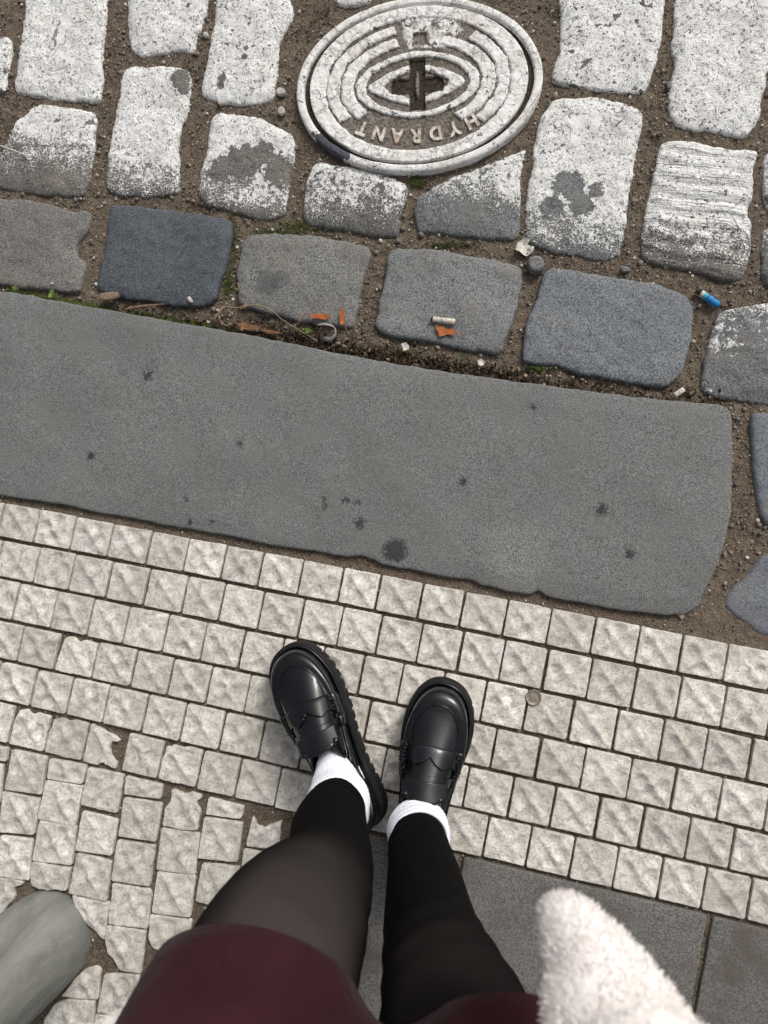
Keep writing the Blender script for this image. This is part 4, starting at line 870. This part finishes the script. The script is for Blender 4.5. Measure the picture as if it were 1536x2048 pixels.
def make_shoe(toe, mid, mirror, label):
    f = (toe - mid) / np.hypot(*(toe - mid)); heel = toe - f * .2915; r = np.array([f[1], -f[0]]) * (-1 if mirror else 1)
    def tw(x, y, z): p = heel + r * x + f * y; return Vector((p[0], p[1], z))
    flip = mirror
    def add(name, V, Fc, mat, parent, smooth=True):
        if flip: Fc = [tuple(q)[::-1] for q in Fc]
        return wobj(name, [tw(*v) for v in V], Fc, mat, parent, smooth)
    n = 160; O = closed_spline(OUT, n); NN = normals2(O)
    # ---- upper: rings from the welt up to the topline
    ins = O - NN * .0085; ctr = np.array([0.0, .07])
    C = []
    for p in O:
        a = math.atan2(p[1] - ctr[1], p[0] - ctr[0]); ex = 2.4
        ca_, sa_ = math.cos(a), math.sin(a); rr_ = (abs(ca_ / .0285) ** ex + abs(sa_ / (.078 if sa_ > 0 else .057)) ** ex) ** (-1 / ex)
        C.append((rr_ * ca_, ctr[1] + rr_ * sa_))
    C = np.array(C); D = np.hypot(*(ins - C).T)
    S_ = list(np.linspace(0, 1, 15) ** 1.8 * .30) + list(np.linspace(.30, 1, 22)[1:])
    V, G = [], []
    for k, s_ in enumerate(S_):
        for i in range(n):
            d = s_ * D[i]; y = C[i][1]; zc = .094 - .012 * math.exp(-((y - .06) / .03) ** 2) + .016 * smooth01((y - .10) / .05)
            wgt = math.exp(-max(0, D[i] - .013) / .035); hw = .033 * (1 - wgt) + (zc - .035) * wgt; dw = min(.030, D[i]) if wgt < .95 else D[i]
            q = min(1, d / dw); p_ = 2.3; z = .035 + hw * (1 - (1 - q) ** p_) ** (1 / p_)
            if D[i] > dw: t = max(0, (d - dw) / (D[i] - dw)); z += (zc - .035 - hw) * (t ** 1.15)
            P = ins[i] * (1 - s_) + C[i] * s_
            bul = .004 * math.sin(math.pi * min(1, q)) * (1 - .3 * wgt); P = P + NN[i] * bul
            V.append([P[0], P[1], z])
    def apron(x, y):   # >0 inside the apron outline
        if y < .105: return -1
        w = .0325 - .004 * smooth01((.2 - y) / .06)
        cx = .002
        if y < .210: return w - abs(x - cx)
        return (1 - math.hypot((x - cx) / w, (y - .210) / .050)) * w
    for v in V: v[2] += .0018 * float(smooth01(apron(v[0], v[1]) / .003 + .3)) if v[1] > .12 else 0
    Fc = [(k * n + i, k * n + (i + 1) % n, (k + 1) * n + (i + 1) % n, (k + 1) * n + i) for k in range(len(S_) - 1) for i in range(n)]
    last = (len(S_) - 1) * n      # roll the topline inward and down inside
    for dd, dz in ((.0012, .0012), (.003, .0), (.0035, -.012), (.004, -.035)):
        b = len(V)
        for i in range(n): c = C[i] - (C[i] - ctr) / np.hypot(*(C[i] - ctr)) * dd; V.append([c[0], c[1], V[last + i][2] + dz])
        prev = b - n
        Fc += [(prev + i, prev + (i + 1) % n, b + (i + 1) % n, b + i) for i in range(n)]
    upper = add('loafer', V, Fc, M_LEA, person); upper['label'] = label
    bv = BVHTree.FromPolygons([Vector(v) for v in V], Fc)
    def surf(x, y, off=0.0):
        h = bv.ray_cast(Vector((x, y, .3)), Vector((0, 0, -1)))
        return Vector((x, y, h[0].z + off)) if h[0] is not None else None
    # ---- sole with lug notches
    SV, SF = [], []; lay = [(0, -.004, 0), (.003, -.0005, 1), (.012, .0006, 1), (.0215, .0006, 1), (.0225, .0002, 0), (.030, .0, 0), (.0345, -.0006, 0), (.0358, -.0022, 0), (.0352, -.011, 0)]
    Lc = np.r_[0, np.cumsum(np.hypot(*(np.roll(O, -1, 0) - O).T))][:n]
    n2 = 420; O2 = closed_spline(OUT, n2); N2 = normals2(O2); Lc = np.arange(n2) / n2 * .68
    for z, off, teeth in lay:
        for i in range(n2):
            dt = 0
            if teeth and .03 < O2[i][1] < .262:
                ph = (O2[i][1] / .0165) % 1; dt = -.0023 * (float(smooth01((ph - .66) / .06)) * float(1 - smooth01((ph - .94) / .06)))
            p = O2[i] + N2[i] * (off + dt); zz = z + (.004 * float(smooth01((.10 - p[1]) / .03)) if z > .01 else 0)
            zz += .006 * float(smooth01((p[1] - .24) / .05)) * (1 if z < .01 else 0)
            SV.append((p[0], p[1], zz))
    for k in range(len(lay) - 1):
        for i in range(n2): a, b = k * n2 + i, k * n2 + (i + 1) % n2; SF.append((a, b, b + n2, a + n2))
    SF.append(tuple(range(n2))[::-1])
    add('sole', SV, SF, M_SOLE, upper)
    # welt cord
    W1 = [Vector((*(O[i] - NN[i] * .0062), .0372)) for i in range(n)] ; W1.append(W1[0]); tv, tf = tube(W1, .0017, 6, False); add('welt', tv, tf, M_LEA, upper)
    # ---- apron seam ridge with stitches
    cur = []
    for y in np.linspace(.188, .210, 14): cur.append((.002 + .0325 - .004 * float(smooth01((.2 - y) / .06)), y))
    for a in np.linspace(0, math.pi, 40)[1:-1]: cur.append((.002 + .0325 * math.cos(a), .210 + .050 * math.sin(a)))
    cur += [(.004 - x, y) for x, y in cur[:14][::-1]]
    pts = [surf(x, y, .0004) for x, y in cur]; pts = [p for p in pts if p]
    tv, tf = tube(pts, .0013, 6); add('apron_seam', tv, tf, M_LEA, upper)
    tv, tf = [], []
    for off, zz in ((.0042, .0002),):
        cc = np.array([(p.x, p.y) for p in pts]); Lq = np.r_[0, np.cumsum(np.hypot(*np.diff(cc, axis=0).T))]
        for s_ in np.arange(.002, Lq[-1], .0042):
            x0, y0 = np.interp(s_, Lq, cc[:, 0]), np.interp(s_, Lq, cc[:, 1]); x1, y1 = np.interp(s_ + .0027, Lq, cc[:, 0]), np.interp(s_ + .0027, Lq, cc[:, 1])
            c0 = np.array([.002, .19]); nrm = np.array([y1 - y0, x0 - x1]); nrm = nrm / (np.hypot(*nrm) + 1e-9)
            if nrm @ (np.array([x0, y0]) - c0) < 0: nrm = -nrm
            a = surf(x0 + nrm[0] * off, y0 + nrm[1] * off, .0004); b = surf(x1 + nrm[0] * off, y1 + nrm[1] * off, .0004)
            if a and b: v_, f_ = tube([a, b], .0007, 5); b0 = len(tv); tv += v_; tf += [tuple(b0 + k for k in q_) for q_ in f_]
    add('stitching', tv, tf, M_SEAM, upper)
    # ---- saddle strap, wrapped round the instep from welt to welt
    def wrap(y, th, off):
        o_ = Vector((0, y, .036)); dr = Vector((math.cos(th), 0, math.sin(th))); h = bv.ray_cast(o_, dr)
        if h[0] is None: return None
        nrm = h[1]; nrm = nrm if nrm.dot(dr) > 0 else -nrm
        return h[0] + nrm * off
    nu, nv = 90, 44; V2, ok = [], {}; F2 = []
    for a in range(nu + 1):
        th = R_(4) + R_(172) * a / nu; u = abs(a / nu * 2 - 1)
        y0 = .156 - .004 * (1 - u) - .012 * u ** 4; y1 = .200 + .006 * (1 - u ** 2) - .006 * u
        for b in range(nv + 1):
            y = y0 + (y1 - y0) * b / nv; p = wrap(y, th, .0019 * (1 - .8 * (abs(b / nv * 2 - 1) ** 10))); V2.append(p if p else Vector((0, y, .09))); ok[(a, b)] = p is not None
    def slot(a, b):
        u = (a / nu * 2 - 1) * 2.0; v = b / nv
        if abs(u) > 1: return False
        lo_ = .26 + .03 * (1 - u * u); hi_ = .38 + .20 * (1 - u ** 6) + .12 * math.exp(-(u / .13) ** 2) - .10 * math.exp(-((abs(u) - .40) / .17) ** 2)
        return lo_ < v < hi_
    for a in range(nu):
        for b in range(nv):
            if all(ok[k] for k in ((a, b), (a + 1, b), (a, b + 1), (a + 1, b + 1))) and not slot(a + .5, b + .5): F2.append((a * (nv + 1) + b, (a + 1) * (nv + 1) + b, (a + 1) * (nv + 1) + b + 1, a * (nv + 1) + b + 1))
    st = add('strap', V2, F2, M_LEA, upper)
    mod = st.modifiers.new('s', 'SOLIDIFY'); mod.thickness = .0016; mod.offset = 0
    # slot floor slightly below, and the side whip stitches
    for sgn in (-1, 1):
        tv, tf = [], []
        for k in range(7):
            y = .168 + k * .0048; th = R_(90) - sgn * R_(44 - k * .8)
            p = wrap(y, th, .0036); q_ = wrap(y + .0015, th - sgn * R_(7), .0036)
            if p and q_: v_, f_ = tube([p, p.lerp(q_, .5) + Vector((0, 0, .0006)), q_], .0012, 5); b0 = len(tv); tv += v_; tf += [tuple(b0 + i for i in w) for w in f_]
        if tv: add('whip_stitch', tv, tf, M_SEAM, upper)
    # ---- tongue
    nu, nv = 24, 20; V3, F3 = [], []
    for a in range(nu + 1):
        for b in range(nv + 1):
            u = a / nu * 2 - 1; v = b / nv; wd = .0300 * (1 - .0 * v); y = .162 - v * .027 ; cr = max(0, v - .82) / .18
            wdd = wd * (1 - .22 * cr ** 3); y += .012 * cr * abs(u) ** 5 ; z = .1072 + .0105 * v - .011 * u * u * (1 - .2 * v)
            V3.append((wdd * u, y, z + .001))
    for a in range(nu):
        for b in range(nv): i = a * (nv + 1) + b; F3.append((i, i + 1, i + nv + 2, i + nv + 1))
    tg = add('tongue', V3, F3, M_LEA, upper); mod = tg.modifiers.new('s', 'SOLIDIFY'); mod.thickness = .0028; mod.offset = 0
    # counter seam at the back
    pts = []
    for a in np.linspace(-60, 60, 20):
        h = bv.ray_cast(Vector((0, .075, .066 + .02 * abs(a) / 60)), Vector((math.sin(R_(a)), -math.cos(R_(a)), 0)))
        if h[0]: pts.append(h[0])
    if len(pts) > 4: tv, tf = tube(pts, .0009, 5); add('counter_seam', tv, tf, M_LEA, upper)
    return tw, f, r, upper
twL, fL, rL, shL = make_shoe(gp(576, 1289, .03), gp(716, 1590, .03), True, 'loafer on the left of the photo, turned outward')
twR, fR, rR, shR = make_shoe(gp(889, 1358, .03), gp(838, 1650, .03), False, 'loafer on the right of the photo, pointing straight ahead')

# ---- body: one skinned surface, legs in tights up to the hips, torso, arms and head above the frame
aL, aR = twL(0, .072, .114), twR(0, .098, .093)
body_pts = [   # name, position, radius (x,y)
 ('pelvis', None, .125), ]
kL = g3(588, 1820, .47); cL = g3(658, 1650, .29); tL = g3(528, 1975, .575)
kR = g3(884, 1955, .45); cR = g3(852, 1800, .30); tR = g3(940, 2090, .57)
hipL = Vector((kL.x - .035, kL.y - .28, .83)); hipR = Vector((kR.x + .05, kR.y - .24, .83)); pel = (hipL + hipR) / 2 + Vector((0, -.01, .05))
SK = {'pel': (pel, .11), 'hipL': (hipL, .092), 'hipR': (hipR, .092), 'tL': (tL, .079), 'tR': (tR, .073), 'kL': (kL, .074), 'kR': (kR, .057),
      'cL1': (g3(672, 1738, .375), .043), 'cR1': (kR.lerp(aR, .30) + Vector((0, -.012, 0)), .053),
      'cL2': (g3(655, 1662, .26), .050), 'cR2': (kR.lerp(aR, .6) + Vector((0, -.006, 0)), .047),
      'aL': (aL + Vector((0, 0, .035)), .0385), 'aR': (aR + Vector((0, 0, .035)), .0375), 'hL': (twL(0, .066, .080), .033), 'hR': (twR(0, .082, .080), .033),
      'fL': (twL(0, .10, .068), .026), 'fR': (twR(0, .10, .068), .026), 'gL': (twL(0, .19, .055), .02), 'gR': (twR(0, .19, .055), .02),
      'waist': (pel + Vector((0, -.02, .17)), .105), 'chest': (pel + Vector((0, -.02, .38)), .12), 'neck': (pel + Vector((0, 0, .53)), .05), 'head': (pel + Vector((0, .04, .66)), .085), 'top': (pel + Vector((0, .04, .73)), .07),
      'shL': (pel + Vector((-.17, -.02, .46)), .055), 'shR': (pel + Vector((.17, -.02, .46)), .055), 'elL': (pel + Vector((-.25, .0, .20)), .042), 'elR': (pel + Vector((.25, .0, .20)), .042)}
ED = [('pel','hipL'),('pel','hipR'),('hipL','tL'),('hipR','tR'),('tL','kL'),('tR','kR'),('kL','cL1'),('kR','cR1'),('cL1','cL2'),('cR1','cR2'),('cL2','aL'),('cR2','aR'),('aL','hL'),('aR','hR'),('hL','fL'),('hR','fR'),('fL','gL'),('fR','gR'),
      ('pel','waist'),('waist','chest'),('chest','neck'),('neck','head'),('head','top'),('chest','shL'),('chest','shR'),('shL','elL'),('shR','elR')]
names = list(SK); me = bpy.data.meshes.new('b'); me.from_pydata([SK[k][0] for k in names], [(names.index(a), names.index(b)) for a, b in ED], [])
ob = bpy.data.objects.new('b', me); COL.objects.link(ob); sk = ob.modifiers.new('sk', 'SKIN'); sk.use_smooth_shade = True; sk.branch_smoothing = .4
for i, k in enumerate(names): me.skin_vertices[0].data[i].radius = (SK[k][1], SK[k][1]); me.skin_vertices[0].data[i].use_root = (k == 'pel')
ss = ob.modifiers.new('ss', 'SUBSURF'); ss.levels = 3; ss.render_levels = 3
bpy.context.view_layer.update(); me2 = bpy.data.meshes.new_from_object(ob.evaluated_get(bpy.context.evaluated_depsgraph_get()))
BV = [v.co.copy() for v in me2.vertices]; BF = [tuple(p.vertices) for p in me2.polygons]; bpy.data.objects.remove(ob)
def mat_tights():
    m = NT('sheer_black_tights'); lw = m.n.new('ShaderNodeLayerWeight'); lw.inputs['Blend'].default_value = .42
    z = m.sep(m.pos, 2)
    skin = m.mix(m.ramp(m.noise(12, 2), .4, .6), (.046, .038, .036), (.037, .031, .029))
    kn = m.vec('DISTANCE', m.pos, tuple(kL + Vector((-.01, .02, .05)))); sheer = m.math('ADD', m.ramp(kn, .06, .15, 1.15, .05), m.ramp(m.vec('DISTANCE', m.pos, tuple(kR + Vector((.01, .03, .05)))), .03, .12, .4, 0))      # knit stretched thin over the bent knee, plus the brighter light there painted in
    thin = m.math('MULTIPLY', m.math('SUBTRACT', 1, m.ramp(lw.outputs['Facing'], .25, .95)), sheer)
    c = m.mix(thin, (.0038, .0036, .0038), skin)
    kh = m.math('ADD', m.noise(1600, 1), m.math('MULTIPLY', m.noise(14, 3, dist=1), 2.))
    return m.out(c, .8, m.bump(kh, .25, .0006), spec=.03)
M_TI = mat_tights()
# small knit folds round the ankle and behind the knee
def folds(v, N):
    d = 0
    for a, k in ((aL, kL), (aR, kR)):
        ax = (k - a).normalized(); t = (v - a).dot(ax)
        if (v - (a + ax * t)).length < .07 and .0 < t < .13: d += .0016 * math.sin(t * 210 + 4 * math.sin(v.x * 30 + v.y * 22)) * (1 - abs(t - .06) / .08)
    for k in (kR,):
        w = v - k
        if w.length < .13: d += .003 * math.sin(w.z * 95 + w.x * 40) * (1 - w.length / .13)
    return v + N * d
BV = [folds(v, me2.vertices[i].normal) for i, v in enumerate(BV)]
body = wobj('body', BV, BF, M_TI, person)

# ---- socks
def mat_sock():
    m = NT('white_ribbed_cotton'); c = m.mix(m.ramp(m.noise(260, 3), .4, .7), (.80, .82, .88), (.70, .72, .78))
    return m.out(c, .9, m.bump(m.noise(900, 2), .4, .0005), spec=.1, **{'Subsurface Weight': .0})
M_SOCK = mat_sock()
def sock(tw, a, k, lab, lean):
    ax = (k - (a + Vector((0, 0, .035)))).normalized(); base = a
    rings = []
    for y, z, rx, ry in ((.078, .058, .027, .060), (.075, .076, .028, .063), (.075, .090, .0295, .060), (.077, .101, .0315, .053)): rings.append((tw(0, y, z), rx, ry, Vector((0, 0, 1))))
    top0 = a + Vector((0, 0, .0)); 
    for t, rr_ in ((.004, .0425), (.014, .0415), (.024, .0420), (.034, .0412), (.042, .0398)): rings.append((a + ax * t + lean * (1 - t / .04), rr_ * .98, rr_, ax))
    # interpolate
    V, Fc = [], []; n = 144; R2 = []
    for i in range(len(rings) - 1):
        for q_ in range(7):
            t = q_ / 7; A, B = rings[i], rings[i + 1]; R2.append((A[0].lerp(B[0], t), A[1] * (1 - t) + B[1] * t, A[2] * (1 - t) + B[2] * t, (A[3].lerp(B[3], t)).normalized()))
    R2.append(rings[-1]); fwd = (tw(0, 1, 0) - tw(0, 0, 0)).normalized()
    for j, (c, rx, ry, up) in enumerate(R2):
        sdv = fwd.cross(up).normalized(); fw = up.cross(sdv).normalized()
        for i in range(n):
            w = 2 * math.pi * i / n; rib = 1 + .006 * math.sin(w * 48); fold = 1 + .016 * math.sin(j * .85 + 1.2 * math.sin(w * 2 + .5)) * (j > 8)
            V.append(c + (sdv * math.cos(w) * rx + fw * math.sin(w) * ry) * rib * fold)
    m_ = len(R2)
    c, rx, ry, up = R2[-1]; sdv = fwd.cross(up).normalized(); fw = up.cross(sdv).normalized()
    for dr, du in ((.96, .0012), (.90, .0008), (.84, -.006)):
        for i in range(n): w = 2 * math.pi * i / n; V.append(c + up * du + (sdv * math.cos(w) * rx + fw * math.sin(w) * ry) * dr)
    for j in range(m_ + 2):
        for i in range(n): p, q_ = j * n + i, j * n + (i + 1) % n; Fc.append((p, q_, q_ + n, p + n))
    o = wobj('sock', V, Fc, M_SOCK, person); o['label'] = lab
sock(twL, aL + Vector((0, 0, .01)), kL, 'white ribbed sock in the turned-out loafer', Vector((0, 0, 0)))
sock(twR, aR + Vector((0, 0, .01)), kR, 'white ribbed sock in the straight loafer', Vector((0, 0, 0)))

# ---- skirt
def mat_skirt():
    m = NT('burgundy_cloth'); c = m.mix(m.ramp(m.noise(9, 3, dist=1), .35, .7), (.026, .0065, .0095), (.036, .010, .014))
    return m.out(c, .85, m.bump(m.math('ADD', m.noise(900, 1), m.math('MULTIPLY', m.noise(26, 3, dist=2), 5)), .5, .0014), spec=.12, **{'Sheen Weight': .04, 'Sheen Roughness': .5})
def hull_ring(cA, cB, ra, rb, n, sag, up, dip=0):
    """closed ring round two round thighs, hanging a little between them"""
    P = []
    ax = (cB - cA); ax2 = Vector((ax.x, ax.y, ax.z)); L = ax2.length; ex = ax2.normalized(); ey = up.cross(ex).normalized()   # ey points forward
    for i in range(n):
        w = 2 * math.pi * i / n; c_, s_ = math.cos(w), math.sin(w)
        if c_ < 0: p = cA + (ex * c_ + ey * s_) * ra
        else: p = cB + (ex * c_ + ey * s_) * rb
        P.append(p)
    # insert bridge samples by resampling angles: front and back straight runs with sag
    out = []
    half = n // 2
    top = [p for i, p in enumerate(P) if 0 <= i <= half]
    def run(a, b, m, sg): return [a.lerp(b, k / m) + ey * (-sg * math.sin(math.pi * k / m)) for k in range(1, m)]
    right = [cB + (ex * math.cos(w) + ey * math.sin(w)) * rb for w in np.linspace(-math.pi / 2, math.pi / 2 + dip, 36)]
    left = [cA + (ex * math.cos(w) + ey * math.sin(w)) * ra for w in np.linspace(math.pi / 2 - dip, 3 * math.pi / 2, 36)]
    out = right + run(right[-1], left[0], 24, sag) + left + run(left[-1], right[0], 24, -sag * .5)
    return out
hemL = g3(514, 1994, .612); hemR = g3(1045, 2120, .600)
rings = []
for t in np.linspace(0, 1, 26):
    def path(h0, th, hip, t):
        return h0.lerp(th, t / .3) if t < .3 else th.lerp(hip, (t - .3) / .7)
    A = path(hemL, hemL.lerp(hipL, .35), hipL + Vector((.0, -.0, .12)), t); B = path(hemR, hemR.lerp(hipR, .35), hipR + Vector((0, 0, .12)), t)
    ra = .0775 + .035 * t; rb = .073 + .04 * t; sag = .045 * (1 - t)
    upv = ((A - (kL.lerp(aL, .0))) + (B - kR)).normalized() if t < .2 else Vector((0, -.25, 1)).normalized()
    rings.append(hull_ring(A, B, ra, rb, 64, sag, Vector((0, -.55 + .4 * t, 1)).normalized(), .95 * (1 - t) ** 2))
n = len(rings[0]); V = []; Fc = []
for j, rg in enumerate(rings):
    for i, p in enumerate(rg):
        V.append(p + Vector((nz(p.x * 9, p.y * 9, p.z * 6), nz(p.y * 9, p.z * 6, 5), 0)) * .004)
for j in range(len(rings) - 1):
    for i in range(n): a, b = j * n + i, j * n + (i + 1) % n; Fc.append((a, b, b + n, a + n))
skt = wobj('skirt', V, Fc, mat_skirt(), person); mod = skt.modifiers.new('s', 'SOLIDIFY'); mod.thickness = .0022; mod.offset = -1

# ---- white fur coat: torso shell with two open front flaps
M_FUR = mat_plain('white_fur', (.85, .81, .785), (.79, .745, .715), 60, .95, .1, .5, .003)
M_FUR.node_tree.nodes['Principled BSDF'].inputs['Sheen Weight'].default_value = .3
def loft(rings, n=40):
    V, Fc = [], []; P = [r[0] for r in rings]
    R2 = []
    for i in range(len(rings) - 1):
        for q_ in range(5):
            t = q_ / 5; t = t; A, B = rings[i], rings[i + 1]; R2.append((spline(P, 5)[i * 5 + q_], A[1] * (1 - t) + B[1] * t, A[2] * (1 - t) + B[2] * t))
    R2.append(rings[-1])
    for i, (c, rx, ry) in enumerate(R2):
        tt_ = (R2[min(i + 1, len(R2) - 1)][0] - R2[max(i - 1, 0)][0]).normalized(); ex = tt_.cross(Vector((0, 0, 1)) if abs(tt_.z) < .93 else Vector((0, 1, 0))).normalized(); ey = ex.cross(tt_).normalized()
        for k in range(n): w = 2 * math.pi * k / n; p = c + ex * math.cos(w) * rx + ey * math.sin(w) * ry; V.append(p + Vector((nz(p.x * 30, p.y * 30, p.z * 30), nz(p.y * 30, p.z * 30, 3), nz(p.z * 30, p.x * 30, 8))) * .0035)
    for i in range(len(R2) - 1):
        for k in range(n): a, b = i * n + k, i * n + (k + 1) % n; Fc.append((a, b, b + n, a + n))
    Fc.append(tuple(range(n))[::-1]); Fc.append(tuple(range((len(R2) - 1) * n, len(R2) * n))); return V, Fc
V, Fc = [], []
def addl(rings):
    v, f = loft(rings); b0 = len(V); V.extend(v); Fc.extend([tuple(b0 + k for k in q_) for q_ in f])
sh = pel + Vector((.16, -.02, .40))
addl([(g3(1112, 1796, .700), .003, .003), (g3(1114, 1803, .702), .0095, .009), (g3(1124, 1826, .708), .0145, .013), (g3(1150, 1875, .720), .0205, .016), (g3(1176, 1925, .730), .0275, .018), (g3(1196, 1980, .742), .0325, .020), (g3(1224, 2055, .757), .038, .022), (g3(1270, 2190, .785), .043, .026), (g3(1330, 2350, .82), .050, .03), (sh.lerp(g3(1330, 2350, .82), .4), .075, .05), (sh, .1, .06)])
sh2 = pel + Vector((-.17, -.02, .40))
addl([(g3(152, 2078, .62), .002, .002), (g3(160, 2088, .622), .016, .012), (g3(185, 2145, .63), .03, .02), (g3(240, 2230, .66), .04, .03), (sh2.lerp(g3(240, 2230, .66), .5), .08, .05), (sh2, .1, .06)])
addl([(pel + Vector((0, -.03, .02)), .15, .13), (pel + Vector((0, -.03, .17)), .155, .13), (pel + Vector((0, -.03, .35)), .185, .14), (pel + Vector((0, -.02, .47)), .15, .10), (pel + Vector((0, -.01, .50)), .08, .07)])
bvh = [Vector(v) for v in V]; nb = len(V); base_faces = [f for f in Fc if len(f) == 4]
wts = []
for f in base_faces: wts.append(((bvh[f[2]] - bvh[f[0]]).cross(bvh[f[3]] - bvh[f[1]])).length / 2)
wts = np.array(wts); front = np.array([1.0 if bvh[f[0]].z < .86 else .12 for f in base_faces]); pr = wts * front; pr /= pr.sum()
c0 = sum((bvh[k] for k in range(40)), Vector()) / 40; f0 = base_faces[400]; FLIP = (bvh[f0[2]] - bvh[f0[0]]).cross(bvh[f0[3]] - bvh[f0[1]]).dot(bvh[f0[0]] - sum((bvh[k] for k in range(400, 440)), Vector()) / 40) < 0
for fi in rng.choice(len(base_faces), 85000, p=pr):
    f = base_faces[fi]; a, b, c, d = [bvh[k] for k in f]; u, w = rng.uniform(size=2); p = a.lerp(b, u).lerp(d.lerp(c, u), w); nrm = (c - a).cross(d - b).normalized(); nrm = -nrm if FLIP else nrm
    cl = Vector((nz(p.x * 45, p.y * 45, p.z * 45), nz(p.y * 45, p.z * 45, 9), nz(p.z * 45, p.x * 45, 4)))
    dr = (nrm + cl * .9 + Vector((.1, .5, 0)) + Vector(rng.normal(size=3)) * .45).normalized(); L = rng.uniform(.0015, .0036); sd_ = dr.cross(nrm + Vector((.01, .02, .03))).normalized() * .00035; b0 = len(V)
    m1 = p + dr * L * .6 + Vector((0, 0, -.0003)); V += [p - sd_, p + sd_, m1 + sd_ * .8, m1 - sd_ * .8, p + dr * L + Vector((0, 0, -.0012))]; Fc += [(b0, b0 + 1, b0 + 2, b0 + 3), (b0 + 3, b0 + 2, b0 + 4)]
coat = wobj('fur_coat', V, Fc, M_FUR, person); coat['label'] = 'fluffy white fur coat with hanging front flaps'
